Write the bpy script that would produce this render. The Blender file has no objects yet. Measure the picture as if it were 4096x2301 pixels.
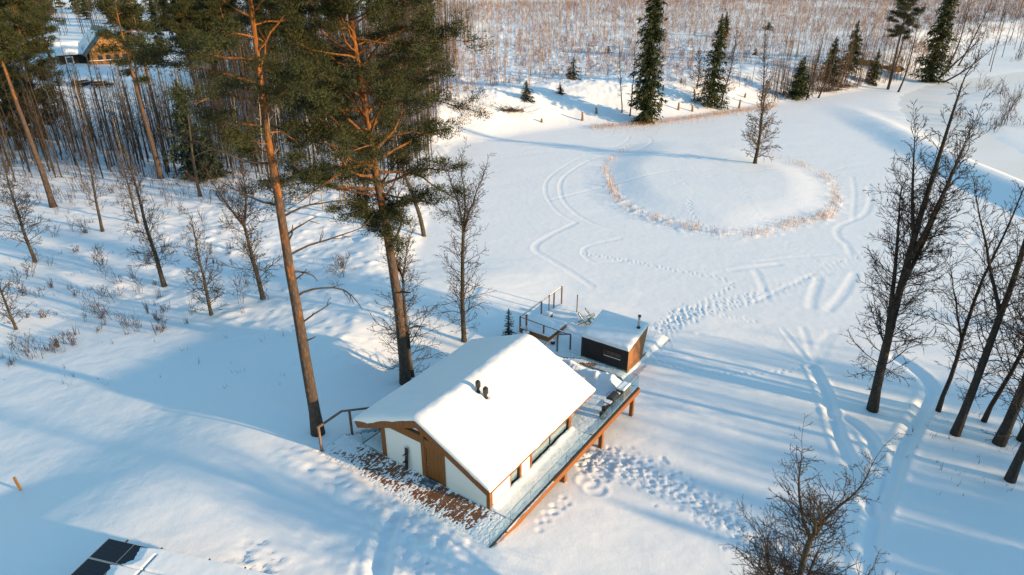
import bpy, math, random
import numpy as np
from mathutils import Vector

# ------------------------------------------------------------------ camera, sky, sun, exposure
scn = bpy.context.scene
COL = scn.collection
CH = 27.0                       # camera height above the terrace deck (deck top = 0)
PITCH = math.radians(25.4)
FPX = 670.0                     # focal length in pixels of a 1024 wide picture
cam = bpy.data.cameras.new('camera'); camo = bpy.data.objects.new('camera', cam); COL.objects.link(camo)
camo.location = (0, 0, CH); camo.rotation_euler = (math.pi/2 - PITCH, 0, 0)
cam.sensor_width = 36; cam.lens = FPX/1024*36; cam.clip_start = 0.5; cam.clip_end = 4000
scn.camera = camo
SUN_EL = math.radians(11.5); SUN_AZ = math.radians(114.3)      # azimuth clockwise from +Y
wd = bpy.data.worlds.new('World'); scn.world = wd; wd.use_nodes = True
nt = wd.node_tree; nt.nodes.clear()
wo = nt.nodes.new('ShaderNodeOutputWorld'); wb = nt.nodes.new('ShaderNodeBackground'); sk = nt.nodes.new('ShaderNodeTexSky')
sk.sky_type = 'NISHITA'; sk.sun_disc = False; sk.sun_elevation = SUN_EL; sk.sun_rotation = SUN_AZ
sk.altitude = 50; sk.air_density = 2.1; sk.dust_density = 0.0; sk.ozone_density = 5.2
wb.inputs['Strength'].default_value = 0.15
nt.links.new(sk.outputs[0], wb.inputs[0]); nt.links.new(wb.outputs[0], wo.inputs[0])
sl = bpy.data.lights.new('sun', 'SUN'); slo = bpy.data.objects.new('sun', sl); COL.objects.link(slo)
sl.energy = 3.8; sl.angle = math.radians(0.9); sl.color = (1.0, 0.68, 0.36)
sdir = Vector((math.sin(SUN_AZ)*math.cos(SUN_EL), math.cos(SUN_AZ)*math.cos(SUN_EL), math.sin(SUN_EL)))
slo.rotation_euler = sdir.to_track_quat('Z', 'Y').to_euler()
vs = scn.view_settings; vs.view_transform = 'Standard'; vs.look = 'None'; vs.gamma = 1.0
vs.exposure = 1.17; vs.use_curve_mapping = False
scn.render.engine = 'CYCLES'
scn.cycles.max_bounces = 6; scn.cycles.transparent_max_bounces = 16

# ------------------------------------------------------------------ helpers
RNG = np.random.default_rng(7)
random.seed(11)
cP, sP = math.cos(PITCH), math.sin(PITCH)
def ray(px, py):
    x = (px-512)/FPX; yd = (py-287.5)/FPX
    return (x, cP-yd*sP, -sP-yd*cP)
def at(px, py, z=0.0):
    d = ray(px, py); t = (z-CH)/d[2]
    return (d[0]*t, d[1]*t, z)
AH = math.radians(34.8)          # the house runs 34.8 degrees off the view axis
UX, UY = math.sin(AH), math.cos(AH); WX, WY = math.cos(AH), -math.sin(AH)
HX, HY = -1.2285, 28.222         # front right corner of the house
def uw(x, y):
    dx, dy = x-HX, y-HY
    return dx*UX+dy*UY, dx*WX+dy*WY
def xy(u, w): return HX+u*UX+w*WX, HY+u*UY+w*WY

def sstep(a, b, x):
    t = np.clip((x-a)/(b-a), 0, 1); return t*t*(3-2*t)
_lat = np.random.default_rng(3).random((512, 512))
def vnoise(x, y):
    xi = np.floor(x).astype(int); yi = np.floor(y).astype(int); fx = x-xi; fy = y-yi
    fx = fx*fx*(3-2*fx); fy = fy*fy*(3-2*fy)
    a = _lat[yi % 512, xi % 512]; b = _lat[yi % 512, (xi+1) % 512]
    c = _lat[(yi+1) % 512, xi % 512]; d = _lat[(yi+1) % 512, (xi+1) % 512]
    return (a*(1-fx)+b*fx)*(1-fy)+(c*(1-fx)+d*fx)*fy
def fbm(x, y, o=4):
    s = 0; a = .5; t = 0
    for i in range(o):
        s = s+a*(vnoise(x*2**i+17.3*i, y*2**i+5.1*i)-.5); t += a; a *= .5
    return s/t*2                 # about -1..1

def mesh_np(name, V, F):
    V = np.asarray(V, np.float32).reshape(-1, 3); F = np.asarray(F, np.int32); m, k = F.shape
    me = bpy.data.meshes.new(name)
    me.vertices.add(len(V)); me.vertices.foreach_set('co', V.ravel())
    me.loops.add(m*k); me.loops.foreach_set('vertex_index', F.ravel())
    me.polygons.add(m); me.polygons.foreach_set('loop_start', np.arange(0, m*k, k, dtype=np.int32))
    me.update(calc_edges=True)
    return me
def smooth(me):
    me.polygons.foreach_set('use_smooth', np.ones(len(me.polygons), bool)); me.update(); return me

class MB:
    """collects boxes, prisms and tubes for one mesh"""
    def __init__(s): s.v = []; s.f = []
    def add(s, vs, fs):
        n = len(s.v); s.v += [tuple(v) for v in vs]; s.f += [tuple(i+n for i in f) for f in fs]; return s
    def box(s, x0, x1, y0, y1, z0, z1):
        return s.add([(x0,y0,z0),(x1,y0,z0),(x1,y1,z0),(x0,y1,z0),(x0,y0,z1),(x1,y0,z1),(x1,y1,z1),(x0,y1,z1)],
                     [(0,3,2,1),(4,5,6,7),(0,1,5,4),(1,2,6,5),(2,3,7,6),(3,0,4,7)])
    def prism_xz(s, pts, y0, y1):          # polygon in x,z (counter clockwise seen from -y), extruded along y
        n = len(pts); vs = [(x, y0, z) for x, z in pts]+[(x, y1, z) for x, z in pts]
        return s.add(vs, [tuple(range(n)), tuple(range(2*n-1, n-1, -1))]+[(i, i+n, (i+1) % n+n, (i+1) % n) for i in range(n)])
    def prism_yz(s, pts, x0, x1):
        n = len(pts); vs = [(x0, y, z) for y, z in pts]+[(x1, y, z) for y, z in pts]
        return s.add(vs, [tuple(range(n)), tuple(range(2*n-1, n-1, -1))]+[(i, i+n, (i+1) % n+n, (i+1) % n) for i in range(n)])
    def tube(s, pts, rad, n=8, cap=True):
        pts = [Vector(p) for p in pts]
        if not isinstance(rad, (list, tuple)): rad = [rad]*len(pts)
        vs = []; 
        for i, p in enumerate(pts):
            d = (pts[min(i+1, len(pts)-1)]-pts[max(i-1, 0)]).normalized()
            a = Vector((1, 0, 0)) if abs(d.x) < .8 else Vector((0, 1, 0))
            e1 = d.cross(a).normalized(); e2 = d.cross(e1)
            for k in range(n):
                q = 2*math.pi*k/n; vs.append(p+(e1*math.cos(q)+e2*math.sin(q))*rad[i])
        fs = []
        for i in range(len(pts)-1):
            for k in range(n): fs.append((i*n+k, i*n+(k+1) % n, (i+1)*n+(k+1) % n, (i+1)*n+k))
        if cap: fs.append(tuple(range(n-1, -1, -1))); m = (len(pts)-1)*n; fs.append(tuple(range(m, m+n)))
        return s.add(vs, fs)
    def bar(s, a, b, w, h):                # rectangular bar between two points
        a = Vector(a); b = Vector(b); d = (b-a).normalized(); z = Vector((0, 0, 1))
        if abs(d.z) > .95: z = Vector((0, 1, 0))
        e = d.cross(z).normalized()*w/2; f = e.normalized().cross(d).normalized()*h/2
        vs = [p+i*e+j*f for p in (a, b) for i, j in ((-1,-1),(1,-1),(1,1),(-1,1))]
        return s.add(vs, [(0,1,2,3),(7,6,5,4),(0,4,5,1),(1,5,6,2),(2,6,7,3),(3,7,4,0)])
    def mesh(s, name):
        me = bpy.data.meshes.new(name); me.from_pydata(s.v, [], s.f); me.update(); 
        return me

def obj(name, me, mat, parent=None, sm=False):
    if isinstance(me, MB): me = me.mesh(name)
    if sm: smooth(me)
    o = bpy.data.objects.new(name, me); COL.objects.link(o)
    if mat is not None and not me.materials: me.materials.append(mat)
    if parent is not None: o.parent = parent
    return o
def tag(o, label, cat, group=None):
    o['label'] = label; o['category'] = cat
    if group: o['group'] = group
    return o
def thing(name, label, cat, loc=(0,0,0), rz=0, group=None):
    o = bpy.data.objects.new(name, None); COL.objects.link(o); o.location = loc; o.rotation_euler = (0, 0, rz)
    o.empty_display_size = .3
    return tag(o, label, cat, group)
def kind(o, k): o['kind'] = k; return o
def dup(root, loc, rz=0, scale=1, label=None):
    r = root.copy(); COL.objects.link(r); r.location = loc; r.rotation_euler = (0, 0, rz); r.scale = (scale,)*3
    if label: r['label'] = label
    for ch in root.children:
        c = ch.copy(); COL.objects.link(c); c.parent = r
    return r

# ------------------------------------------------------------------ materials
def mat(name, base, rough=.7, metal=0, spec=.3, var=None, vscale=4, bump=None, coords='Object', stretch=None, detail=4):
    m = bpy.data.materials.new(name); m.use_nodes = True; n = m.node_tree.nodes; l = m.node_tree.links
    b = n['Principled BSDF']; b.inputs['Roughness'].default_value = rough; b.inputs['Metallic'].default_value = metal
    b.inputs['Specular IOR Level'].default_value = spec; b.inputs['Base Color'].default_value = (*base, 1)
    if var or bump:
        tc = n.new('ShaderNodeTexCoord'); out = tc.outputs[coords]
        if stretch:
            mp = n.new('ShaderNodeMapping'); mp.inputs['Scale'].default_value = stretch; l.new(out, mp.inputs[0]); out = mp.outputs[0]
    if var:
        nz = n.new('ShaderNodeTexNoise'); nz.inputs['Scale'].default_value = vscale; nz.inputs['Detail'].default_value = detail
        l.new(out, nz.inputs['Vector'])
        cr = n.new('ShaderNodeValToRGB'); cr.color_ramp.elements[0].position = .32; cr.color_ramp.elements[1].position = .68
        cr.color_ramp.elements[0].color = (*base, 1); cr.color_ramp.elements[1].color = (*var, 1)
        l.new(nz.outputs[0], cr.inputs[0]); l.new(cr.outputs[0], b.inputs['Base Color'])
    if bump:
        bs, bd, bdist = bump
        n2 = n.new('ShaderNodeTexNoise'); n2.inputs['Scale'].default_value = bs; n2.inputs['Detail'].default_value = 5
        l.new(out, n2.inputs['Vector'])
        bp = n.new('ShaderNodeBump'); bp.inputs['Strength'].default_value = bd; bp.inputs['Distance'].default_value = bdist
        l.new(n2.outputs[0], bp.inputs['Height']); l.new(bp.outputs[0], b.inputs['Normal'])
    return m
def snow_mat(name, b1=(1.6, .35, .10), b2=(14, .3, .02)):
    m = bpy.data.materials.new(name); m.use_nodes = True; n = m.node_tree.nodes; l = m.node_tree.links
    b = n['Principled BSDF']; b.inputs['Base Color'].default_value = (.86, .87, .885, 1)
    b.inputs['Roughness'].default_value = .55; b.inputs['Specular IOR Level'].default_value = .25
    tc = n.new('ShaderNodeTexCoord'); prev = None
    for sc, st, di in (b1, b2):
        nz = n.new('ShaderNodeTexNoise'); nz.inputs['Scale'].default_value = sc; nz.inputs['Detail'].default_value = 4
        l.new(tc.outputs['Object'], nz.inputs['Vector'])
        bp = n.new('ShaderNodeBump'); bp.inputs['Strength'].default_value = st; bp.inputs['Distance'].default_value = di
        l.new(nz.outputs[0], bp.inputs['Height'])
        if prev: l.new(prev.outputs[0], bp.inputs['Normal'])
        prev = bp
    l.new(prev.outputs[0], b.inputs['Normal'])
    return m
M = {}
M['snow'] = snow_mat('snow_ground', (1.1, .35, .10), (11, .35, .025))
M['snow_roof'] = snow_mat('snow_roof', (.9, .35, .10), (16, .3, .015))
M['snow_lump'] = snow_mat('snow_trodden', (5, .6, .06), (24, .6, .03))
M['wood'] = mat('oiled_timber', (.19, .068, .016), .55, var=(.28, .105, .028), vscale=3, stretch=(6, 6, .8), bump=(30, .2, .01))
M['wood_deck'] = mat('deck_plank', (.15, .058, .024), .7, var=(.24, .10, .042), vscale=2.2, stretch=(7, 1, 1), bump=(30, .3, .01))
M['wood_door'] = mat('door_wood', (.20, .075, .016), .5, var=(.26, .098, .024), vscale=4, stretch=(9, 9, .7))
M['wood_grey'] = mat('weathered_rail', (.13, .085, .06), .8, var=(.22, .15, .11), vscale=5)
M['wood_clad'] = mat('larch_cladding', (.24, .10, .035), .65, var=(.34, .16, .06), vscale=3, stretch=(1, 1, 8))
M['white'] = mat('white_render', (.80, .79, .76), .85, bump=(60, .12, .004))
M['black_clad'] = mat('charred_cladding', (.008, .010, .014), .55, var=(.02, .024, .03), vscale=3, stretch=(8, 8, .6))
M['dark'] = mat('dark_metal', (.02, .021, .024), .45, spec=.5)
M['steel'] = mat('flue_steel', (.45, .46, .48), .3, metal=.9)
M['rust'] = mat('rusty_pipe', (.13, .06, .035), .8, var=(.2, .10, .06), vscale=8)
M['room'] = mat('room_dark', (.03, .038, .04), .9)
M['curtain'] = mat('curtain', (.45, .52, .50), .9)
M['rubber'] = mat('doormat_rubber', (.012, .016, .02), .9, var=(.3, .34, .36), vscale=2.5, detail=8)
M['bark_pine_low'] = None
M['bark'] = mat('grey_bark', (.036, .030, .024), .9, var=(.082, .066, .048), vscale=5, bump=(14, .6, .03))
M['bark_dark'] = mat('dark_bark', (.028, .022, .019), .9, var=(.06, .047, .036), vscale=5, bump=(14, .6, .03))
M['twig'] = mat('twig_bark', (.036, .027, .021), .9, var=(.075, .054, .038), vscale=2)
M['twig_warm'] = mat('warm_twig', (.10, .06, .032), .9, var=(.16, .10, .055), vscale=2)
M['twig_dark'] = mat('dark_twig', (.026, .02, .018), .9, var=(.05, .038, .03), vscale=2)
M['birch'] = mat('pale_birch_bark', (.24, .15, .09), .8, var=(.40, .28, .18), vscale=1.2)
M['birch_white'] = mat('white_birch_bark', (.50, .46, .40), .8, var=(.10, .08, .065), vscale=6, stretch=(1, 1, 2))
M['brush'] = mat('russet_brush', (.13, .058, .032), .9, var=(.24, .12, .068), vscale=.25)
M['shrub'] = mat('shrub_twig', (.045, .032, .026), .9, var=(.085, .055, .042), vscale=1)
M['reed'] = mat('dry_reed', (.48, .27, .13), .85, var=(.62, .41, .24), vscale=.6)
M['pine'] = mat('pine_needles', (.016, .023, .007), .75, var=(.046, .052, .013), vscale=1.1, detail=6)
M['spruce'] = mat('spruce_needles', (.014, .024, .008), .75, var=(.055, .062, .014), vscale=.9, detail=6)
M['spruce_blue'] = mat('young_spruce_needles', (.014, .026, .018), .75, var=(.04, .055, .028), vscale=1.2)
M['earth'] = mat('bare_bank_earth', (.10, .06, .03), .95, var=(.2, .12, .05), vscale=2)
M['ice'] = mat('river_ice', (.80, .78, .745), .5, var=(.86, .855, .85), vscale=.08)
M['stump'] = mat('weathered_stump', (.20, .12, .07), .9, var=(.32, .2, .12), vscale=3)
M['green'] = mat('green_paint', (.06, .10, .05), .7, var=(.10, .14, .08), vscale=6)
M['solar'] = mat('solar_cell', (.004, .005, .009), .25, spec=.4)
M['alu'] = mat('aluminium_frame', (.42, .42, .40), .4, metal=.7)
M['roof_teal'] = mat('sheet_metal_roof', (.012, .035, .055), .5)
M['log'] = mat('log_wall', (.24, .11, .032), .7, var=(.32, .16, .05), vscale=2, stretch=(1, 1, 6))
M['log_dark'] = mat('dark_log_wall', (.03, .022, .016), .8)
M['car'] = mat('dark_car_paint', (.006, .007, .008), .25, spec=.5)
M['tyre'] = mat('tyre_rubber', (.01, .01, .01), .9)
M['carglass'] = mat('car_glass', (.02, .025, .03), .08, spec=.6)
M['red'] = mat('red_lens', (.45, .01, .01), .3)
M['silver'] = mat('silver_trim', (.5, .5, .5), .3, metal=.8)
M['yellow'] = mat('yellow_post', (.22, .135, .045), .7, var=(.17, .10, .035), vscale=8)
M['straw'] = mat('dry_stalk', (.12, .075, .04), .9)
def pine_bark(name, z0, z1):
    m = bpy.data.materials.new(name); m.use_nodes = True; n = m.node_tree.nodes; l = m.node_tree.links
    b = n['Principled BSDF']; b.inputs['Roughness'].default_value = .9; b.inputs['Specular IOR Level'].default_value = .15
    tc = n.new('ShaderNodeTexCoord'); sp = n.new('ShaderNodeSeparateXYZ'); l.new(tc.outputs['Object'], sp.inputs[0])
    mr = n.new('ShaderNodeMapRange'); mr.inputs[1].default_value = z0; mr.inputs[2].default_value = z1; l.new(sp.outputs[2], mr.inputs[0])
    mp = n.new('ShaderNodeMapping'); mp.inputs['Scale'].default_value = (1, 1, .45); l.new(tc.outputs['Object'], mp.inputs[0])
    nz = n.new('ShaderNodeTexNoise'); nz.inputs['Scale'].default_value = 2.2; nz.inputs['Detail'].default_value = 6; l.new(mp.outputs[0], nz.inputs['Vector'])
    ad = n.new('ShaderNodeMath'); ad.operation = 'MULTIPLY_ADD'; ad.inputs[1].default_value = 2.2; ad.inputs[2].default_value = -1.1
    l.new(nz.outputs[0], ad.inputs[0])
    a2 = n.new('ShaderNodeMath'); a2.operation = 'ADD'; a2.use_clamp = True; l.new(ad.outputs[0], a2.inputs[0]); l.new(mr.outputs[0], a2.inputs[1])
    cr = n.new('ShaderNodeValToRGB'); e = cr.color_ramp.elements
    e[0].color = (.115, .088, .073, 1); e[0].position = .35; e[1].color = (.31, .13, .038, 1); e[1].position = .9
    x = e.new(.6); x.color = (.15, .09, .06, 1)
    l.new(a2.outputs[0], cr.inputs[0])
    n3 = n.new('ShaderNodeTexVoronoi'); n3.inputs['Scale'].default_value = 6; l.new(mp.outputs[0], n3.inputs['Vector'])
    mx = n.new('ShaderNodeMixRGB'); mx.blend_type = 'MULTIPLY'; mx.inputs[0].default_value = .55
    c2 = n.new('ShaderNodeValToRGB'); c2.color_ramp.elements[0].color = (1, 1, 1, 1); c2.color_ramp.elements[1].color = (.25, .22, .2, 1)
    c2.color_ramp.elements[1].position = .6; l.new(n3.outputs['Distance'], c2.inputs[0])
    l.new(cr.outputs[0], mx.inputs[1]); l.new(c2.outputs[0], mx.inputs[2]); l.new(mx.outputs[0], b.inputs['Base Color'])
    bp = n.new('ShaderNodeBump'); bp.inputs['Strength'].default_value = .8; bp.inputs['Distance'].default_value = .05; bp.invert = True
    l.new(n3.outputs['Distance'], bp.inputs['Height']); l.new(bp.outputs[0], b.inputs['Normal'])
    return m
M['bark_pine_low'] = pine_bark('scots_pine_bark', -2, 24)
M['bark_pine'] = pine_bark('scots_pine_bark_young', 0, 26)
def glass_mat(name, tint, face, refl):
    m = bpy.data.materials.new(name); m.use_nodes = True; n = m.node_tree.nodes; l = m.node_tree.links
    n.remove(n['Principled BSDF']); o = n['Material Output']
    tr = n.new('ShaderNodeBsdfTransparent'); tr.inputs[0].default_value = (*tint, 1)
    gl = n.new('ShaderNodeBsdfGlossy'); gl.inputs['Roughness'].default_value = .02; gl.inputs['Color'].default_value = (*refl, 1)
    fr = n.new('ShaderNodeLayerWeight'); fr.inputs[0].default_value = .5
    pw = n.new('ShaderNodeMath'); pw.operation = 'POWER'; pw.inputs[1].default_value = 4; l.new(fr.outputs['Facing'], pw.inputs[0])
    ad = n.new('ShaderNodeMath'); ad.operation = 'MULTIPLY_ADD'; ad.inputs[1].default_value = .5; ad.inputs[2].default_value = face; l.new(pw.outputs[0], ad.inputs[0])
    mx = n.new('ShaderNodeMixShader'); l.new(ad.outputs[0], mx.inputs[0]); l.new(tr.outputs[0], mx.inputs[1]); l.new(gl.outputs[0], mx.inputs[2])
    l.new(mx.outputs[0], o.inputs['Surface'])
    return m
M['glass'] = glass_mat('balustrade_glass', (.90, .955, .96), .04, (.8, .95, .97))
M['pane'] = glass_mat('window_pane', (.50, .58, .57), .65, (.75, .85, .85))
M['glass_edge'] = mat('glass_edge', (.03, .10, .10), .2, spec=.5)
# ------------------------------------------------------------------ terrain
POND = -3.5
def v2(pts, z=POND, k=2.516): return np.array([at(a/k, b/k, z)[:2] for a, b in pts])     # points read in a 2576 wide view of the photograph
_sh = np.array([at(a, b, POND)[:2] for a, b in [(430,150),(480,143),(520,136),(570,129),(643,124),(700,117),(760,108),(800,101),(860,92),(905,84),(940,74)]])
SHX = np.concatenate([[-400, -70, -45], _sh[:, 0], [_sh[-1, 0]+60, 900]]); SHY = np.concatenate([[130, 108, 118], _sh[:, 1], [_sh[-1, 1]+90, 700]])
ISL = np.array([at(p[0], p[1], POND)[:2] for p in [(600,186),(829,190),(728,237),(720,141)]])
ICX = (ISL[0,0]+ISL[1,0])/2+1; ICY = (ISL[2,1]+ISL[3,1])/2; IRX = (ISL[1,0]-ISL[0,0])/2; IRY = (ISL[3,1]-ISL[2,1])/2
DK = np.array([at(a, b, -2.6)[:2] for a, b in [(850,104),(866,111),(885,120),(930,143),(975,165),(1024,186),(1100,215)]])
def isl_f(a): return 1+.05*np.sin(2*a+.6)+.04*np.sin(3*a+2)+.02*np.sin(7*a+1)
def isl_e(x, y): return np.sqrt(((x-ICX)/IRX)**2+((y-ICY)/IRY)**2)/isl_f(np.arctan2((y-ICY)/IRY, (x-ICX)/IRX))
def seg_dist(x, y, P):
    """distance to polyline and signed side"""
    best = np.full(np.shape(x), 1e9); side = np.zeros(np.shape(x)); par = np.zeros(np.shape(x))
    for i in range(len(P)-1):
        a = P[i]; d = P[i+1]-a; L = np.hypot(*d); d = d/L
        t = np.clip((x-a[0])*d[0]+(y-a[1])*d[1], 0, L)
        px, py = x-a[0]-d[0]*t, y-a[1]-d[1]*t; r = np.hypot(px, py); s = d[0]*py-d[1]*px
        m = r < best; best = np.where(m, r, best); side = np.where(m, np.sign(s), side); par = np.where(m, i+t/L, par)
    return best, side, par
def terr(x, y):
    x = np.asarray(x, float); y = np.asarray(y, float)
    u, w = uw(x, y)
    z1 = np.interp(u, [-80,-30,-6,-2.2,0,3,5.65,10.5,16,20,27,33,40], [1.6,.9,.22,.0,-.45,-1.05,-1.45,-2.05,-2.3,-2.42,-2.8,-3.35,POND])
    zl = np.interp(u, [-80,-30,-6,-2.2,0,3,6,12,20,27,33,40], [1.6,.9,.22,.1,-.12,-1.25,-1.9,-2.25,-2.42,-2.8,-3.35,POND])
    zf = np.interp(u, [-80,-30,-6,0,6,14,24,36,50], [1.6,.8,.2,-.1,-.55,-1.2,-2.0,-2.8,-3.2])
    a = sstep(-4, -8.5, w); z = z1*(1-a)+zl*a
    zf = np.maximum(zf-.11*np.clip(-14-x, 0, 60), np.minimum(zf, -3.2))   # falls away to the left
    b = sstep(-13, -26, w); z = z*(1-b)+zf*b
    # the pond reaches the left bank at x = -11
    z = z+(POND-z)*sstep(-17, -10.5, x)*sstep(60, 74, y)
    # far bank, rising slowly to the cabin on the left
    d = y-np.interp(x, SHX, SHY)
    wid = np.interp(x, [-60, -15], [75, 26])
    z = z+5.6*sstep(0, 1, d/wid)+3.0*sstep(40, 300, d)
    # island
    e = isl_e(x, y)
    z = z+.60*sstep(1.05, .60, e)
    # dyke between pond and river
    r, s, p = seg_dist(x, y, DK)
    hgt = np.interp(p, [0, 1, 2.2, 6], [.15, .45, .9, 1.8])
    z = z+hgt*np.where(s > 0, sstep(3.4, .3, r), sstep(9, .3, r))
    return z
def gz(x, y): return float(terr(x, y))
def ground(px, py):
    z = -1.0
    for i in range(25):
        p = at(px, py, z); z = .5*z+.5*gz(p[0], p[1])
    return at(px, py, z)
def g2(X, Y): return ground(X/2.516, Y/2.516)
def top_h(p, py):
    """height of a thing standing at p whose top shows at picture row py"""
    d = ray(512, py); t = p[1]/d[1]
    return CH+t*d[2]-p[2]

def axis(lo, a, b, hi, st, g=1.09):
    mid = list(np.arange(a, b, st)); l = []; x = a; s = st
    while x > lo: s *= g; x -= s; l.append(x)
    r = []; x = mid[-1]; s = st
    while x < hi: s *= g; x += s; r.append(x)
    return np.array(l[::-1]+mid+r)
gx = np.unique(np.round(np.concatenate([axis(-900, -42, -8, 0, .26, 1.08)[:-1], np.arange(-8, 26, .125), axis(26.1, 26.1, 60, 1100, .26, 1.08)]), 4)); gx = gx[(gx < -8) | (gx >= -8)]
gx = np.sort(np.concatenate([gx[gx < -8.2], np.arange(-8.1, 26, .125), gx[gx > 26.05]])); gx = gx[np.concatenate([[True], np.diff(gx) > .05])]
y1 = list(np.arange(17, 50, .135))+list(np.arange(50, 112, .30))+list(np.arange(112, 150, .46))+list(np.arange(150, 240, .75)); s = .62; yy = y1[-1]
while yy < 1500: s *= 1.06; yy += s; y1.append(yy)
yb = []; yy = 17; s = .17
while yy > -60: s *= 1.3; yy -= s; yb.append(yy)
gy = np.array(yb[::-1]+y1)
GX, GY = np.meshgrid(gx, gy)
Z = terr(GX, GY)
U_, W_ = uw(GX, GY)
dS = GY-np.interp(GX, SHX, SHY)
onbank = sstep(3, 12, dS)
e_ = isl_e(GX, GY)
pond = sstep(-3.42, -3.49, Z)*(1-onbank)
meadow = sstep(-13, -19, W_)*sstep(2, 9, U_)*(1-onbank)*(1-pond)*sstep(-8, -13, GX)
near = np.exp(-((GY-35)/60)**2)
Z += .10*fbm(GX/9, GY/9, 3)*(1-.8*pond)
Z += onbank*(.30*fbm(GX/4.2, GY/4.2, 3)+.42*np.maximum(fbm(GX/1.6+9, GY/1.6, 2), 0)*sstep(10, 22, dS))
Z += meadow*(.16*fbm(GX/2.2, GY/2.2, 3)+.22*np.maximum(fbm(GX/1.1+4, GY/1.1, 2)-.18, 0))
Z += .035*fbm(GX/2.6+31, GY/1.6, 3)*(1-pond)*(GY < 75)
Z += pond*.03*fbm(GX/5, GY/2.5, 3)
# rough reeds ring on the island edge
ring = np.exp(-((e_-.98)/.07)**2)*sstep(ICY+8, ICY-6, GY)
Z += ring*.22*np.maximum(fbm(GX/.9, GY/.9, 2), 0)
def stamp(x, y, fn, R):
    i0, i1 = np.searchsorted(gx, [x-R, x+R]); j0, j1 = np.searchsorted(gy, [y-R, y+R])
    if i1 <= i0 or j1 <= j0: return
    X = gx[None, i0:i1]-x; Y = gy[j0:j1, None]-y
    Z[j0:j1, i0:i1] += fn(X, Y)
def resample(P, step):
    P = np.asarray(P, float); n = len(P)
    # Catmull-Rom through the points
    Q = [P[0]]
    for i in range(n-1):
        p0, p1, p2, p3 = P[max(i-1, 0)], P[i], P[i+1], P[min(i+2, n-1)]
        for t in np.linspace(0, 1, 13)[1:]:
            Q.append(.5*((2*p1)+(-p0+p2)*t+(2*p0-5*p1+4*p2-p3)*t*t+(-p0+3*p1-3*p2+p3)*t**3))
    Q = np.array(Q); L = np.concatenate([[0], np.cumsum(np.hypot(*np.diff(Q, axis=0).T))])
    s = np.arange(0, L[-1], step); return np.stack([np.interp(s, L, Q[:, 0]), np.interp(s, L, Q[:, 1])], 1)
def groove(P, width, depth, berm=.35):
    depth *= .26; width *= .7
    P = resample(P, width*.5); P = P.copy()
    lo = P.min(0)-3*width; hi = P.max(0)+3*width
    i0, i1 = np.searchsorted(gx, [lo[0], hi[0]]); j0, j1 = np.searchsorted(gy, [lo[1], hi[1]])
    D = np.full((j1-j0, i1-i0), 1e9)
    for x, y in P:
        a0, a1 = np.searchsorted(gx[i0:i1], [x-3*width, x+3*width]); b0, b1 = np.searchsorted(gy[j0:j1], [y-3*width, y+3*width])
        X = gx[i0:i1][None, a0:a1]-x; Y = gy[j0:j1][b0:b1, None]-y
        D[b0:b1, a0:a1] = np.minimum(D[b0:b1, a0:a1], X*X+Y*Y)
    q = D/(width*width)
    Z[j0:j1, i0:i1] += -depth*np.exp(-(q*1.3)**2)+berm*depth*np.exp(-((np.sqrt(q)-1.45)/.35)**2)
def prints(P, gap=.55, depth=.16, r=.19, side=.16, jitter=.06):
    depth *= .27; r *= .72
    P = resample(P, gap)
    for k in range(len(P)-1):
        d = P[k+1]-P[k]; d /= np.hypot(*d)+1e-9; n = np.array([-d[1], d[0]]); s = side*(1 if k % 2 else -1)
        c = P[k]+n*s+RNG.normal(0, jitter, 2)
        stamp(c[0], c[1], lambda X, Y: -depth*np.exp(-(X*X+Y*Y)/(r*r))+.28*depth*np.exp(-((np.hypot(X, Y)-1.7*r)/(.45*r))**2), 3.2*r)
def trample(P, half, n, depth=.14, r=.17):
    depth *= .32; r *= .66; n = int(n*1.7)
    P = resample(P, .2)
    for k in range(n):
        i = RNG.integers(len(P)-1); d = P[i+1]-P[i]; d /= np.hypot(*d)+1e-9
        c = P[i]+np.array([-d[1], d[0]])*RNG.normal(0, half*.5)+RNG.normal(0, .1, 2)
        q = RNG.uniform(.7, 1.25)*r; dd = depth*RNG.uniform(.3, 1.3); an = math.atan2(d[1], d[0])+RNG.normal(0, .5); ca, sa = math.cos(an), math.sin(an); sk_ = RNG.uniform(1.3, 2.0)
        def foot_(X, Y):
            a_ = (X*ca+Y*sa)/(q*sk_); b_ = (-X*sa+Y*ca)/(q*.8); e_2 = a_*a_+b_*b_
            return -dd*np.exp(-e_2**1.5)+.4*dd*np.exp(-((np.sqrt(e_2)-1.6)/.4)**2)*(a_ > 0)
        stamp(c[0], c[1], foot_, 3.4*q)
def gp(pts): return np.array([g2(a, b)[:2] for a, b in pts])
# tracks on the frozen pond
prints(gp([(1465,637),(1560,652),(1700,680),(1790,695),(1832,708),(1838,722),(1790,750),(1715,795),(1640,860)]), .5, .22, .22)
for off in (0, 9, 20):
    prints(gp([(1650,850+off),(1720,795+off),(1800,762+off),(1900,737+off),(2000,705+off),(2080,668+off),(2160,640+off*.6),(2300,602+off*.5),(2500,566+off*.5)]), .5, .24, .22)
prints(gp([(1690,432),(1715,455),(1745,480),(1735,505),(1742,540),(1770,575),(1800,600)]), .7, .2, .26)
prints(gp([(1857,445),(1880,490),(1900,530),(1935,570),(1975,610),(2030,640),(2070,668)]), .7, .2, .26)
groove(gp([(1380,505),(1500,475),(1600,448),(1690,430),(1780,427),(1880,430),(2000,425),(2110,440)]), .32, .16)
groove(gp([(1610,338),(1640,352),(1610,375),(1500,398),(1420,445),(1412,490),(1440,530),(1500,565),(1570,585)]), .5, .09)
groove(gp([(1585,345),(1560,365),(1470,392),(1390,440),(1372,480),(1400,530),(1450,560)]), .45, .07)
groove(gp([(1560,330),(1500,350),(1420,360),(1330,375),(1250,390)]), .4, .10)
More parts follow.
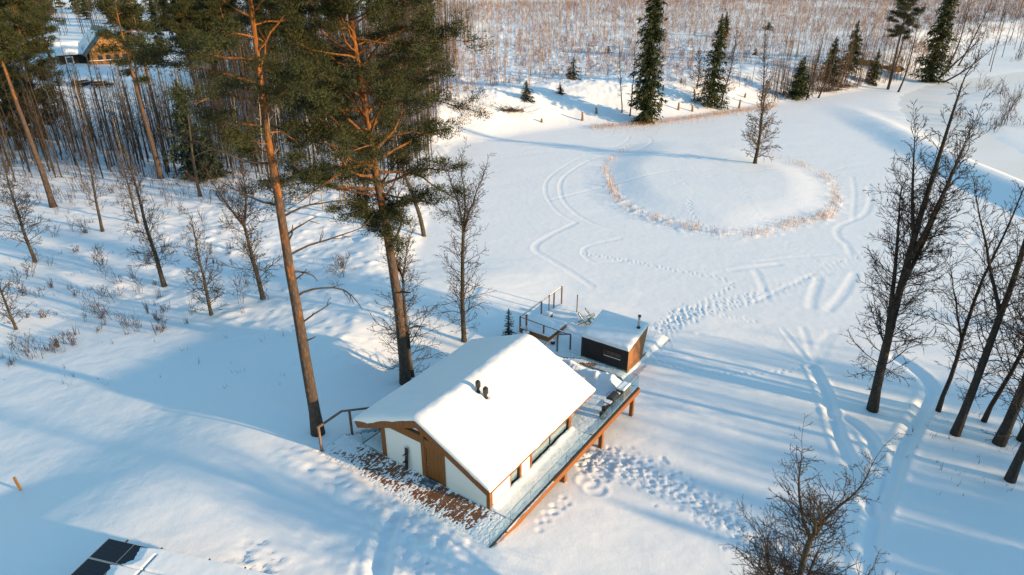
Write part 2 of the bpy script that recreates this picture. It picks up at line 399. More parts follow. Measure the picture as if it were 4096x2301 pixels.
groove(gp([(1700,350),(1600,362),(1480,375),(1350,385),(1240,400)]), .4, .10)
groove(gp([(1450,560),(1370,600),(1345,625),(1380,650),(1430,680),(1490,720)]), .6, .11)
groove(gp([(1560,600),(1480,620),(1470,640),(1500,660),(1580,655)]), .5, .09)
groove(gp([(2145,445),(2150,480),(2148,520),(2146,555)]), .5, .09)
groove(gp([(2010,440),(2080,437),(2130,420),(2200,410),(2290,408)]), .35, .1)
groove(gp([(2185,470),(2190,500),(2175,540),(2120,565),(2105,580),(2112,600),(2130,615),(2140,640)]), .6, .12)
groove(gp([(1900,660),(2000,648),(2100,640)]), .4, .1)
groove(gp([(1840,680),(1880,675),(1960,665)]), .7, .12)
groove(gp([(2150,690),(2120,740),(2085,780)]), .7, .16)
groove(gp([(2060,700),(2045,745),(2040,775)]), .7, .15)
groove(gp([(2050,690),(1960,730),(1900,760)]), .5, .1)
groove(gp([(1900,680),(1915,710),(1930,755)]), .6, .12)
groove(gp([(2240,440),(2300,445),(2330,470),(2300,500),(2360,560),(2400,590)]), .6, .13)
groove(gp([(2420,560),(2450,580),(2440,610),(2400,620),(2330,600)]), .7, .15)
groove(gp([(2180,280),(2260,330),(2330,380),(2400,450),(2470,540),(2510,600)]), .8, .15)
groove(gp([(2120,275),(2180,300),(2230,310)]), .8, .22)
# plough tracks and fans at the right
groove(gp([(2252,900),(2300,930),(2335,965),(2338,1000),(2300,1070),(2268,1130),(2245,1190),(2215,1270),(2195,1330),(2185,1447)]), .8, .75)
groove(gp([(2045,925),(2075,985),(2095,1050),(2115,1110),(2160,1200),(2200,1290)]), .7, .6)
groove(gp([(2095,1040),(2150,1065),(2190,1105),(2212,1165),(2210,1215),(2180,1275)]), .7, .65)
groove(gp([(2105,1060),(2110,1120),(2125,1190),(2160,1260)]), .4, .16)
groove(gp([(1760,840),(1860,855),(1960,890),(2045,922)]), .5, .2)
groove(gp([(2020,825),(2035,870),(2052,915)]), .45, .14)
groove(gp([(2088,835),(2062,870),(2056,915)]), .45, .14)
groove(gp([(1970,830),(2010,880),(2040,915)]), .4, .1)
groove(gp([(2110,830),(2085,860),(2070,905)]), .4, .1)
prints(gp([(1640,905),(1720,925),(1810,940),(1900,938),(1990,930),(2050,922)]), .45, .2, .24)
prints(gp([(1790,790),(1860,800),(1920,815)]), .45, .16, .2)
prints(gp([(1670,890),(1640,900),(1620,890)]), .45, .16, .2)
# trampled paths right of the terrace and behind the sauna
trample(gp([(1455,1165),(1540,1165),(1630,1195),(1750,1255),(1830,1310),(1930,1375)]), 1.5, 900, .15)
trample(gp([(1900,1350),(1990,1400),(2120,1460)]), 1.6, 420, .14)
trample(gp([(1440,1110),(1500,1150),(1560,1170)]), 1.0, 170, .13)
trample(gp([(1660,830),(1700,800),(1760,775)]), 1.2, 200, .13)
trample(gp([(1640,870),(1680,850)]), 1.0, 80, .12)
for cx, cy in [(1480,1213), (1512,1200), (1498,1232)]:
    c = g2(cx, cy); stamp(c[0], c[1], lambda X, Y: -.035*sstep(.75, .45, np.hypot(X, Y))+.03*np.exp(-((np.hypot(X, Y)-.8)/.14)**2), 1.5)
prints(gp([(1380,1290),(1420,1268),(1440,1290)]), .5, .25, .26); prints(gp([(1350,1330),(1420,1255),(1430,1240)]), .5, .2, .24)
# animal prints on the left slope
prints(gp([(0,1040),(120,1010),(330,1000),(470,985),(620,960),(900,925)]), .7, .07, .16, .1)
prints(gp([(120,1090),(300,1070),(420,1070),(540,1060)]), .8, .07, .16, .1)
prints(gp([(372,985),(368,1040),(365,1075),(330,1115),(310,1180),(320,1230),(250,1290)]), .5, .08, .16, .1)
groove(gp([(870,575),(895,570),(930,572),(885,585),(895,605),(930,620)]), .5, .12)
# snow cleared from the front terrace: lumpy bank, path trench
fr = np.exp(-((U_+3.3)/1.25)**2)*sstep(-15, -11, W_)*sstep(2.4, .2, W_)
Z += fr*(.10+.20*np.maximum(fbm(GX/1.5, GY/1.5, 3), -.3)+.11*fbm(GX/.42, GY/.42, 2))
fr2 = np.exp(-((U_+6.0)/2.6)**2)*sstep(-9, -4.5, W_)*sstep(3.5, -1, W_)
Z += fr2*(.13*fbm(GX/1.3+7, GY/1.3, 3)+.07*fbm(GX/.42, GY/.42, 2))
groove(gp([(930,1500),(950,1440),(958,1380),(975,1330),(1000,1290)]), .75, .75, .3)
trample(gp([(985,1300),(1060,1390),(1100,1480)]), 1.6, 60, .14)
trample(gp([(600,1385),(640,1410),(690,1460)]), 1.0, 40, .16, .24)
RVL = np.array([at(a, b, POND)[:2] for a, b in [(1060,188),(1000,160),(968,141),(932,114),(925,100),(948,89),(1000,79),(1060,72)]])
rr_, _s, _p = seg_dist(GX, GY, RVL); Z -= .34*sstep(7.5, 4.0, rr_+1.2*fbm(GX/6, GY/6, 3))
# under the house and terrace the ground is kept below the boards
foot = (U_ > -2.12) & (U_ < 16.2) & (W_ > -9.95) & (W_ < 1.62)
Z = np.where(foot & (U_ < 3), np.minimum(Z, -.30-.12*np.maximum(U_, 0)), np.where(foot, np.minimum(Z, -1.0), Z))
st = (U_ > -2.12) & (U_ < 5) & (W_ > -11.55) & (W_ <= -9.9)
Z = np.where(st, np.minimum(Z, np.where(U_ < 0, -.25, -.5*U_-.32)), Z)
pl = (U_ > 18.5) & (U_ < 28.5) & (W_ > -12.6) & (W_ < -.8)          # lower terrace stands on this
Z = np.where(pl, np.minimum(Z, -2.62), Z)
ny, nx = Z.shape
idx = np.arange(ny*nx).reshape(ny, nx)
F = np.stack([idx[:-1, :-1], idx[:-1, 1:], idx[1:, 1:], idx[1:, :-1]], -1).reshape(-1, 4)
me = smooth(mesh_np('snow_ground', np.stack([GX, GY, Z], -1), F))
kind(obj('snow_ground', me, M['snow']), 'structure')
Q = resample(RVL, 4.0); V = []
for i in range(len(Q)):
    d = Q[min(i+1, len(Q)-1)]-Q[max(i-1, 0)]; d /= np.hypot(*d); nn = np.array([-d[1], d[0]])*8.5; V += [(*(Q[i]-nn), POND-.13), (*(Q[i]+nn), POND-.13)]
kind(obj('river_ice', MB().add(V, [(2*i, 2*i+1, 2*i+3, 2*i+2) for i in range(len(Q)-1)]), M['ice']), 'structure')
# ------------------------------------------------------------------ the timber house (local x = across, y = along, z up)
HR = -AH
def loc(u, w, z=0): x, y = xy(u, w); return (x, y, z)
house = thing('timber_house', 'white and brown timber house under a thick snow roof in the foreground', 'house', (HX, HY, 0), HR)
RZ, LZ, EL = 1.50, 3.95, 1.71
def rtop(x):                       # top of the roof boards
    return RZ-.481*x if x > -5.1 else 3.953-.427*(-5.1-x)
def seg(pts, y0, y1): m = MB(); m.prism_xz(pts, y0, y1); return m
# dark core behind the panels
core = [(-8.1, -.9), (-.28, -.9), (-.28, 1.1), (-5.1, 3.35), (-8.1, 2.1)]
obj('inner_wall', seg(core, .27, 8.65), M['room'], house)
# front wall
obj('wall_panel', seg([(-7.83,0),(-4.90,0),(-4.90,2.35),(-7.60,2.35),(-7.83,2.26)], 0.02, .26), M['white'], house)
obj('wall_panel', seg([(-3.14,0),(-.20,0),(-.20,1.06),(-2.72,2.25),(-3.14,2.25)], 0.02, .26), M['white'], house)
obj('corner_post', seg([(-8.16,-.05),(-7.833,-.05),(-7.833,2.25),(-8.16,2.12)], -.02, .25), M['wood'], house)
obj('tie_beam', seg([(-7.50,2.353),(-4.903,2.353),(-4.903,2.85),(-6.32,2.85)], -.01, .24), M['wood'], house)
obj('centre_post', seg([(-4.90,0),(-4.65,0),(-4.65,3.22),(-4.90,3.32)], -.03, .25), M['wood'], house)
obj('header_board', seg([(-4.647,2.29),(-3.143,2.29),(-3.143,2.50),(-3.69,2.74),(-4.647,2.74)], -.01, .24), M['wood'], house)
obj('header_board', seg([(-3.14,2.253),(-2.62,2.253),(-3.14,2.52)], .0, .24), M['wood'], house)
obj('door_post', seg([(-3.38,0),(-3.143,0),(-3.143,2.287),(-3.38,2.287)], -.03, .25), M['wood'], house)
wl = obj('gable_window', seg([(-6.25,2.87),(-4.91,2.87),(-4.91,3.33)], .12, .14), M['pane'], house)
wr = obj('gable_window', seg([(-4.64,2.76),(-3.95,2.76),(-4.64,3.10)], .12, .14), M['pane'], house)
for o, a, b in ((wl, -6.30, -4.905), (wr, -4.645, -3.90)):
    zz = 2.853 if a < -5 else 2.743
    obj('sill', MB().box(a, b, .0, .16, zz, zz+.03), M['wood_door'], o)
door = obj('door', seg([(-4.60,.02),(-3.43,.02),(-3.43,2.20),(-4.60,2.20)], .05, .12), M['wood_door'], house)
fr = MB(); fr.box(-4.648,-4.56,-.005,.2,0,2.287); fr.box(-3.47,-3.382,-.005,.2,0,2.287); fr.box(-4.559,-3.471,-.005,.2,2.17,2.287)
obj('frame', fr, M['wood'], door)
obj('lock', MB().box(-4.50,-4.44,.03,.05,1.12,1.18), M['silver'], door); obj('handle', MB().tube([(-4.48,.05,1.0),(-4.48,-.01,1.0),(-4.35,-.01,1.0)], .014, 6), M['silver'], door)
for k in range(4):
    x = -4.54+k*.27; obj('door_board', MB().box(x, x+.255, .038, .052, .06, 2.15), M['wood_door'], door)
# right side wall
obj('corner_post', MB().box(-.197, .03, -.02, .25, -.05, 1.12), M['wood'], house)
def side(name, y0, y1, m, x1=.0, z0=.0, z1=1.12, par=None): return obj(name, MB().box(-.25, x1, y0, y1, z0, z1), m, par or house)
side('wall_panel', .252, 1.97, M['white'])
side('wall_panel', 3.13, 3.99, M['white'])
side('post', 1.972, 2.04, M['wood'], .02); side('post', 2.93, 3.128, M['wood'], .02); side('post', 3.992, 4.22, M['wood'], .02); side('post', 8.55, 8.85, M['wood'], .02)
side('rail_beam', .25, 8.85, M['wood'], .04, 1.123, 1.30)
def win(y0, y1, n, cur):
    w_ = obj('window', MB().box(-.10, -.085, y0, y1, .10, 1.12), M['pane'], house)
    f = MB(); f.box(-.14, -.04, y0, y1, .03, .098)
    for k in range(n+1):
        yy = y0+(y1-y0)*k/n; f.box(-.14, -.05, max(y0, yy-.03), min(y1, yy+.03), .099, 1.119)
    obj('frame', f, M['dark'], w_)
    for a, b in cur:
        pts = [(-.2+.018*math.sin(q*9), a+(b-a)*q/14) for q in range(15)]
        c = MB(); c.add([(x, y, z) for z in (.1, 1.12) for x, y in pts], [(i, i+1, i+16, i+15) for i in range(14)])
        obj('curtain', c, M['curtain'], w_)
win(2.042, 2.928, 1, [(2.15, 2.85)]); win(4.222, 8.548, 2, [(4.25, 4.75), (7.2, 8.5), (5.2, 6.0)])
# roof
rf = [(.12, RZ-.06), (-5.1, 3.953), (-10.35, 1.71), (-10.33, 1.50), (-5.1, 3.72), (.10, RZ-.26)]
roof = obj('roof', seg(rf[::-1], .0, 11.62), M['wood'], house)
obj('bargeboard', seg([(.13, RZ-.07), (-5.1, 3.95), (-5.1, 3.40), (-.12, 1.02), (.10, 1.10)], -.13, -.032), M['wood'], house)
obj('bargeboard', seg([(-5.102, 3.95), (-10.35, 1.71), (-10.13, 1.24), (-5.102, 3.40)], -.13, -.032), M['wood'], house)
obj('bargeboard', seg([(.13, RZ-.07), (-5.1, 3.95), (-10.35, 1.71), (-10.13, 1.30), (-5.1, 3.45), (0, 1.1)], 11.622, 11.72), M['wood'], house)
obj('eave_board', MB().box(.122, .16, -.03, 11.62, RZ-.26, RZ-.07), M['wood'], house)
def roof_snow(name, parent, x0, x1, y0, y1, zf, thick, nx, ny, m, rag=.12, rnd=.45, seed=0, blur=0, amp=.05, drop=None, dents=()):
    """snow blanket on a roof: top surface with rounded rims and a ragged skirt"""
    xs = np.linspace(x0, x1, nx); ys = np.linspace(y0, y1, ny); X, Y = np.meshgrid(xs, ys)
    base = np.vectorize(zf)(X)if blur == 0 else sum(np.vectorize(zf)(X+d) for d in np.linspace(-blur, blur, 7))/7
    base = np.maximum(base, np.vectorize(zf)(X)-.12)
    e = np.minimum(np.minimum(X-x0, x1-X), np.minimum(Y-y0, y1-Y)); r = np.clip(e/rnd, 0, 1)
    th = thick*np.sqrt(np.clip(1-(1-r)**2, 0, 1)*.9+.1)
    Zs = base+th+amp*fbm(X/2.2+seed, Y/2.2+seed, 3)*r+.012*fbm(X/.3, Y/.3, 2)
    for dx0, dy0 in dents: Zs = Zs-.16*np.exp(-((X-dx0)**2+(Y-dy0)**2)/.05)
    V = np.stack([X, Y, Zs], -1).reshape(-1, 3); I = np.arange(nx*ny).reshape(ny, nx)
    F = np.stack([I[:-1,:-1], I[:-1,1:], I[1:,1:], I[1:,:-1]], -1).reshape(-1, 4).tolist()
    ringi = list(I[0, :])+list(I[1:, -1])+list(I[-1, -2::-1])+list(I[-2:0:-1, 0])
    V = V.tolist(); n0 = len(V)
    for q, i in enumerate(ringi):
        x, y, z = V[i]; nn = float(fbm(np.array(x*1.7+y*1.3+seed), np.array(y*1.1-x*.4+3), 4))
        dz = (drop(x, y) if drop else 0)
        V.append((x, y, zf(x)-.015-rag*max(nn, -.1)-dz))
    k = len(ringi)
    for q in range(k): F.append((ringi[q], n0+q, n0+(q+1) % k, ringi[(q+1) % k]))
    m_ = bpy.data.meshes.new(name); m_.from_pydata(V, [], F); m_.update()
    return obj(name, m_, m, parent, True)
def front_drop(x, y):
    return .16*math.exp(-((x+8.9)/.7)**2)+.05*math.exp(-((x+6.9)/.5)**2) if y < 0 else 0
roof_snow('roof_snow', house, -10.40, .17, -.18, 11.75, rtop, .34, 130, 130, M['snow_roof'], .09, .55, 2, .5, .13, front_drop, ((-4.09, 4.42), (-3.54, 4.45)))
for (u, w, z, hh, rr) in ((4.42, -4.09, 3.45, 1.05, .115), (4.45, -3.54, 3.18, 1.05, .12)):
    p = MB().tube([(w, u, z), (w, u, z+.62)], rr*.8, 14); p.tube([(w, u, z+.60), (w, u, z+.66), (w, u, z+.98), (w, u, z+1.04)], [rr*.9, rr*1.45, rr*1.45, rr*1.0], 14)
    p.tube([(w, u, z+.10), (w, u, z+.32)], rr*1.25, 14)
    v = obj('roof_vent', p, M['dark'], house)
    obj('cap', MB().tube([(w, u, z+1.04), (w, u, z+1.09)], rr*.8, 14), M['dark'], v)

# ------------------------------------------------------------------ terrace round the house
deck = thing('terrace_deck', 'long raised timber terrace with glass balustrade beside the house', 'terrace', (HX, HY, 0), HR)
pw = .118; n = 0; x = -11.50; pmesh = [MB().box(0, pw-.012, 0, 2.12, -.035, 0).mesh('plank') for _ in range(3)]
while x < 1.56:
    o = obj('plank', pmesh[n % 3], M['wood_deck'], deck); o.location = (x, -2.18+.006*((n*7) % 5), -.001*(n % 3)); x += pw; n += 1
obj('bearer', MB().box(-11.5, 1.5, -2.1, -.1, -.22, -.04), M['wood'], deck)
obj('deck_base', MB().box(.031, 1.575, -.055, 15.55, -.22, -.045), M['wood'], deck)
obj('deck_base', MB().box(-8.1, .03, 8.9, 15.55, -.22, -.046), M['wood'], deck)
obj('deck_base', MB().box(-9.9, -8.17, .0, 6.0, -.22, -.045), M['wood'], deck)
obj('edge_beam', MB().box(1.60, 1.72, -2.24, 15.74, -.43, -.035), M['wood'], deck)
obj('edge_beam', MB().box(-8.1, 1.598, 15.62, 15.74, -.43, -.035), M['wood'], deck)
obj('glass_channel', MB().box(1.585, 1.66, -2.22, 15.66, -.033, .055), M['dark'], deck)
obj('glass_channel', MB().box(-5.8, 1.583, 15.58, 15.66, -.033, .055), M['dark'], deck)
obj('glass_channel', MB().box(-9.97, -9.90, 0.0, 6.0, -.24, .05), M['dark'], deck)
for k in range(9):
    y = .6+k*1.75; obj('joist', MB().box(.2, 1.598, y, y+.08, -.42, -.222), M['wood'], deck)
for u, zb in ((5.65, -1.75), (10.5, -2.3), (1.0, -1.0), (15.2, -2.7)):
    p = obj('post', MB().box(1.30, 1.56, u-.13, u+.13, zb+.12, -.43), M['wood'], deck)
    obj('foot', MB().tube([(1.43, u, zb-.1), (1.43, u, zb+.12)], .11, 10), M['dark'], p)
def pane(x0, x1, y0, y1, z0, z1):
    g = obj('glass_panel', MB().box(x0, x1, y0, y1, z0, z1), M['glass'], deck)
    e = MB(); e.box(x0-.001, x1+.001, y0, y1, z1, z1+.012)
    if x1-x0 < .1: e.box(x0-.001, x1+.001, y0-.008, y0, z0, z1+.012)
    else: e.box(x0-.008, x0, y0-.001, y1+.001, z0, z1+.012)
    obj('edge', e, M['glass_edge'], g)
gl = [-2.20, -.31, 1.63, 3.55, 5.54, 7.50, 9.50, 11.5, 13.55, 15.58]
for a, b in zip(gl[:-1], gl[1:]): pane(1.612, 1.628, a+.01, b-.01, .056, 1.03)
for a, b in zip([1.6, -.45, -2.41], [-.45, -2.41, -4.0]): pane(b+.01, a-.01, 15.612, 15.628, .056, 1.05)
pane(-7.8, -5.75, 15.612, 15.628, .056, 1.05)
for a, b in ((0.0, 1.9), (1.92, 3.9), (3.92, 5.9)): pane(-9.94, -9.924, a, b, .051, .97)
# trodden snow on the boards: patchy sheet that dips under the planks where they show
def patch(name, x0, x1, y0, y1, st, fn, m, par):
    xs = np.arange(x0, x1+st/2, st); ys = np.arange(y0, y1+st/2, st); X, Y = np.meshgrid(xs, ys); Zp = fn(X, Y)
    I = np.arange(X.size).reshape(X.shape); F = np.stack([I[:-1,:-1], I[:-1,1:], I[1:,1:], I[1:,:-1]], -1).reshape(-1, 4)
    keep = (Zp.ravel()[F].max(1) > -.03); F = F[keep]
    return obj(name, mesh_np(name, np.stack([X, Y, Zp], -1), F), m, par, True)
def front_snow(X, Y):
    n1 = fbm(X/1.1+3, Y/.8, 3); n2 = fbm(X/.30+11, Y/.42, 3); n3 = fbm(X/.10, Y/.26, 2); n4 = fbm(X/.06+5, Y/.09, 2)
    gap = np.abs(((X+11.5)/pw) % 1-.5)*2                       # snow keeps to the joints between planks
    cover = -.16+.75*sstep(-1.55, -2.2, Y)+.85*sstep(-.25, .4, X)+.6*sstep(-9.6, -10.6, X)*sstep(-1.2, -.5, Y)+.35*sstep(-8.6, -9.6, X)
    cover = cover-.42*np.exp(-((X+2.0)/1.5)**2-((Y+.7)/.55)**2)-.35*np.exp(-((X+6.8)/1.3)**2-((Y+.75)/.6)**2)+.10*(gap > .8)
    return .020*np.clip(n1*.30+n2*.40+n3*.75+n4*.75+cover-.10, -1, 1.5)+.003
patch('trodden_snow', -11.6, 1.58, -2.3, .0, .03, front_snow, M['snow_lump'], deck)
def side_snow(X, Y):
    wallb = .13*np.exp(-((X-.10)/.22)**2)*(Y > .1)
    return .045+.03*fbm(X/.5, Y/.5, 3)+.02*np.abs(fbm(X/.14, Y/.14, 2))+wallb*(1+.4*fbm(X/.3, Y/.3, 2))+.09*sstep(1.36, 1.55, X)*(.5+fbm(Y/.9, X, 2))+.10*sstep(10.5, 12.5, Y)*np.maximum(sstep(.9, 1.4, X), 0)
patch('trodden_snow', .0, 1.58, .0, 8.9, .06, side_snow, M['snow_lump'], deck)
def back_snow(X, Y):
    pile = .75*np.exp(-((Y-14.75)/.75)**2)*sstep(.9, -.2, X)*sstep(-8, -6.5, X)
    return .05+.025*fbm(X/.5, Y/.5, 3)+pile*(1+.35*fbm(X/.6, Y/.6, 3))+.05*np.abs(fbm(X/.2, Y/.2, 2))*(.3+pile)+.12*sstep(1.2, 1.55, X)
patch('snow_bank', -8.05, 1.58, 8.9, 15.57, .07, back_snow, M['snow_lump'], deck)
patch('trodden_snow', -9.88, -8.17, 0.0, 6.0, .08, lambda X, Y: .06+.03*fbm(X/.5, Y/.5, 3), M['snow_lump'], deck)
edge = MB(); 
def snow_strip(X, Y): return -.02+.10*np.clip(fbm(Y/.7, Y*0+X, 3)+.35*np.exp(-((Y-.2)/1.4)**2)-.05, -.3, 1)
patch('edge_snow', 1.66, 1.74, -2.2, 4.0, .04, snow_strip, M['snow_lump'], deck)

# outer stairs beside the house, handrail
stair = thing('outside_stairs', 'snowy wooden steps going down beside the left wall of the house', 'stairs', loc(0, -11.5), HR)
for k in range(9):
    y, z = .31*k+.02, -.155*(k+1)
    t = obj('tread', MB().box(0, 1.55, y, y+.33, z-.05, z), M['wood_deck'], stair)
    obj('riser', MB().box(0, 1.55, y-.018, y-.001, z-.04, z+.115), M['wood'], stair)
    s_ = MB(); s_.box(.10+.06*math.sin(k*3), 1.50, y+.03, y+.31, z+.001, z+.05)
    obj('snow', s_, M['snow_lump'], t)
obj('stringer', seg([(-.05, 0), (0, 0), (0, -.1), (-.05, -.1)], 0, .1), M['wood'], stair)
rail = thing('stair_handrail', 'grey timber handrail on two posts beside the tall pine', 'handrail', loc(0, -11.5), HR)
obj('post', MB().box(-.06, .06, -2.02, -1.90, -.1, 1.78), M['wood_grey'], rail)
obj('post', MB().box(-.06, .06, .46, .58, -.45, 1.55), M['wood_grey'], rail)
obj('post', MB().box(-.06, .06, 2.85, 2.97, -1.5, .38), M['wood_grey'], rail)
obj('rail', MB().bar((0, -2.06, 1.84), (0, -.08, 1.90), .12, .10), M['wood_grey'], rail)
obj('rail', MB().bar((0, -.08, 1.90), (0, 3.2, .34), .12, .10), M['wood_grey'], rail)

# things on the terrace
mt = thing('doormat', 'dark square doormat dusted with snow at the brown front door', 'doormat', loc(-.30, -4.2, .012), HR)
obj('pad', MB().box(-.44, .44, -.28, .28, 0, .025), M['rubber'], mt)
mb = MB(); mb.box(-.46,.46,-.30,-.282,0,.03); mb.box(-.46,.46,.282,.30,0,.03); mb.box(-.46,-.442,-.28,.28,0,.03); mb.box(.442,.46,-.28,.28,0,.03)
obj('rim', mb, M['dark'], mt)
sb = thing('snowboard', 'black snowboard with bindings leaning on the white front wall', 'snowboard', loc(-.20, -6.02, .01), HR)
pr = []; 
for k in range(25):
    t = k/24; z = 1.62*t; hw = .13+.02*abs(2*t-1)**2; e = min(t, 1-t)*1.62
    if e < .15: hw *= math.sqrt(max(0.02, 1-((.15-e)/.15)**2))
    tip = .10*max(0, (abs(2*t-1)-.82)/.18)**2
    pr.append((hw, z, -.10*0+.13*t-tip))
vs_ = [(s*h, y-d, z) for h, z, y in pr for s in (-1, 1) for d in (0, .015)]
fs_ = []
for k in range(24):
    a = 4*k; fs_ += [(a, a+2, a+6, a+4), (a+1, a+5, a+7, a+3), (a, a+4, a+5, a+1), (a+2, a+3, a+7, a+6)]
obj('board', MB().add(vs_, fs_+[(0,1,3,2),(96,98,99,97)]), M['dark'], sb)
for zc in (.52, 1.02):
    b = MB(); yb = .13*zc/1.62-.02; b.box(-.11, .11, yb-.05, yb-.005, zc-.06, zc+.06); b.prism_xz([(-.11, zc), (-.09, zc), (-.09, zc+.1), (-.11, zc+.1)], yb-.2, yb-.05)
    bd = obj('binding', b, M['dark'], sb)
    st_ = MB(); st_.tube([(-.11, yb-.03, zc+.09), (-.08, yb-.15, zc+.1), (.06, yb-.15, zc+.1), (.10, yb-.03, zc+.09)], .018, 6)
    obj('strap', st_, M['silver'] if zc > 1 else M['dark'], bd)
gr = thing('barbecue_grill', 'black lidded barbecue on legs behind the glass at the terrace end', 'barbecue', loc(12.55, 1.10, .06), HR)
arc = [(.29*math.cos(q), .72+.24*math.sin(q)) for q in np.linspace(0, math.pi, 12)]
obj('lid', seg([(-x_*1, z_) for x_, z_ in arc][::-1][::-1], -.42, .42), M['dark'], gr)
obj('firebox', seg([(-.29, .715), (-.20, .50), (.20, .50), (.29, .715)], -.42, .42), M['dark'], gr)
obj('side_shelf', MB().box(-.26, .26, -.86, -.44, .68, .71), M['dark'], gr)
obj('snow', MB().box(-.23, .23, -.84, -.47, .711, .75), M['snow_lump'], gr)
obj('side_shelf', MB().box(-.26, .26, .44, .70, .68, .71), M['dark'], gr)
obj('snow', MB().box(-.23, .23, .46, .69, .711, .76), M['snow_lump'], gr)
obj('handle', MB().tube([(-.27, -.25, .85), (-.38, -.25, .87), (-.38, .25, .87), (-.27, .25, .85)], .016, 6), M['dark'], gr)
for x_, y_ in ((-.2, -.4), (.2, -.4), (-.2, .4), (.2, .4)): obj('leg', MB().box(x_-.02, x_+.02, y_-.02, y_+.02, 0, .52), M['dark'], gr)
obj('lower_shelf', MB().box(-.2, .2, -.38, .38, .14, .16), M['dark'], gr)
def tin(u, w, h, r, lab):
    t = thing('lidded_tin', lab, 'bin', loc(u, w, .07), HR, 'round lidded tins on the terrace')
    obj('body', MB().tube([(0,0,0), (0,0,.04), (0,0,h*.6), (0,0,h)], [r*.9, r*.95, r*1.02, r], 20), M['dark'], t, True)
    l_ = obj('lid', MB().tube([(0,0,h+.001), (0,0,h+.03), (0,0,h+.06)], [r*1.06, r*1.04, r*.7], 20), M['dark'], t, True)
    obj('handle', MB().tube([(-.06,0,h+.05), (-.05,0,h+.11), (.05,0,h+.11), (.06,0,h+.05)], .012, 6), M['silver'], l_)
tin(11.45, 1.12, .48, .23, 'round lidded black tin next to the barbecue legs'); tin(10.90, 1.24, .42, .22, 'round lidded black tin farthest from the barbecue')
bx = thing('storage_box', 'timber storage box with snow on its lid at the terrace corner', 'storage box', loc(14.0, 1.18, .06), HR)
for k in range(8): obj('side_board', MB().box(.28, .30, -.52+k*.13, -.40+k*.13, 0, .78), M['wood_grey'], bx)
for k in range(5): obj('front_board', MB().box(-.28+k*.112, -.172+k*.112, -.54, -.521, 0, .78), M['wood'], bx)
obj('body', MB().box(-.28, .279, -.52, .52, 0, .775), M['wood'], bx)
obj('lid', MB().box(-.32, .33, -.57, .56, .781, .82), M['dark'], bx)
roof_snow('snow', bx, -.31, .32, -.56, .55, lambda x: .82, .10, 12, 16, M['snow_roof'], .01, .15, 5, 0, .01)

# ------------------------------------------------------------------ sauna cabin
SZ = -2.45
su, sw = 20.48, -1.46
sauna = thing('sauna_cabin', 'small black fronted sauna cabin with snowy slanted roof behind the house', 'cabin', loc(su, sw, SZ), HR)
SWD = 4.25; SD = 2.72; FH = 2.05; BH = 2.85; BK = .85
prof = [(0, -.25), (SD, -.1), (SD+BK, BH), (0, FH)]
wc = MB(); wc.prism_yz([(.02, -.2), (SD-.02, -.1), (SD+BK-.05, BH-.06), (.02, FH-.05)], -SWD+.02, -.02)
obj('body', wc, M['room'], sauna)
nb = 11; 
for k in range(nb):                       # horizontal boards of the end wall, following the raked back
    z0 = -.25+(BH+.25)*k/nb; z1 = -.25+(BH+.25)*(k+1)/nb-.012
    def yb_(z): return SD+BK*max(z, 0)/BH
    def yf(z): return 0 if z <= FH else (z-FH)/(BH-FH)*(SD+BK)
    obj('cladding_board', MB().prism_yz([(yf(z0), z0), (yb_(z0), z0), (yb_(z1), z1), (yf(z1), z1)], -.018, .02+.002*(k % 2)), M['wood_clad'], sauna)
for k in range(18):
    x0 = -SWD+k*SWD/18; m = MB()
    lo, hi = -.25, FH-.02
    x1 = x0+SWD/18-.008
    if 1.05 < -(x0+x1)/2 < 2.3 or .62 < -(x0+x1)/2 < 2.12:
        m.box(x0, x1, -.02, .018, lo, 1.02); m.box(x0, x1, -.02, .018, 1.50, hi)
    else: m.box(x0, x1, -.02, .018, lo, hi)
    obj('front_board', m, M['black_clad'], sauna)
w_ = obj('window', MB().box(-2.10, -.66, -.005, .01, 1.06, 1.46), M['carglass'], sauna)
f = MB(); f.box(-2.14, -.62, -.04, .0, 1.02, 1.06); f.box(-2.14, -.62, -.04, .0, 1.46, 1.50); f.box(-2.14, -2.10, -.04, .0, 1.061, 1.459); f.box(-.66, -.62, -.04, .0, 1.061, 1.459)
obj('frame', f, M['wood'], w_)
obj('sill_snow', MB().box(-2.12, -.64, -.07, -.041, 1.03, 1.07), M['snow_lump'], w_)
obj('roof', MB().prism_yz([(-.06, FH-.01), (SD+BK+.02, BH+.0), (SD+BK+.02, BH+.07), (-.06, FH+.06)], -SWD-.04, .04), M['dark'], sauna)
sq = roof_snow('roof_snow', sauna, -.10, SD+BK+.03, 0, SWD+.1, lambda x: FH+.07+(BH-FH)*x/(SD+BK), .24, 50, 50, M['snow_roof'], .03, .35, 9, 0, .09)
sq.rotation_euler = (0, 0, math.pi/2); sq.location = (.055, 0, 0)
fl = obj('flue', MB().tube([(-.42, 2.55, 2.7), (-.42, 2.55, 3.92)], .10, 16), M['steel'], sauna, True)
obj('collar', MB().tube([(-.42, 2.55, 2.78), (-.42, 2.55, 2.98)], .16, 16), M['dark'], fl)
obj('cap', MB().tube([(-.42, 2.55, 3.90), (-.42, 2.55, 3.96), (-.42, 2.55, 4.06)], [.10, .14, .13], 16), M['rust'], fl)
obj('back_bench', MB().box(-.45, .01, SD+.02, SD+.85, -.2, .25), M['wood_clad'], sauna)
obj('snow', MB().box(-.46, -.02, SD+.3, SD+.84, .251, .34), M['snow_lump'], sauna)

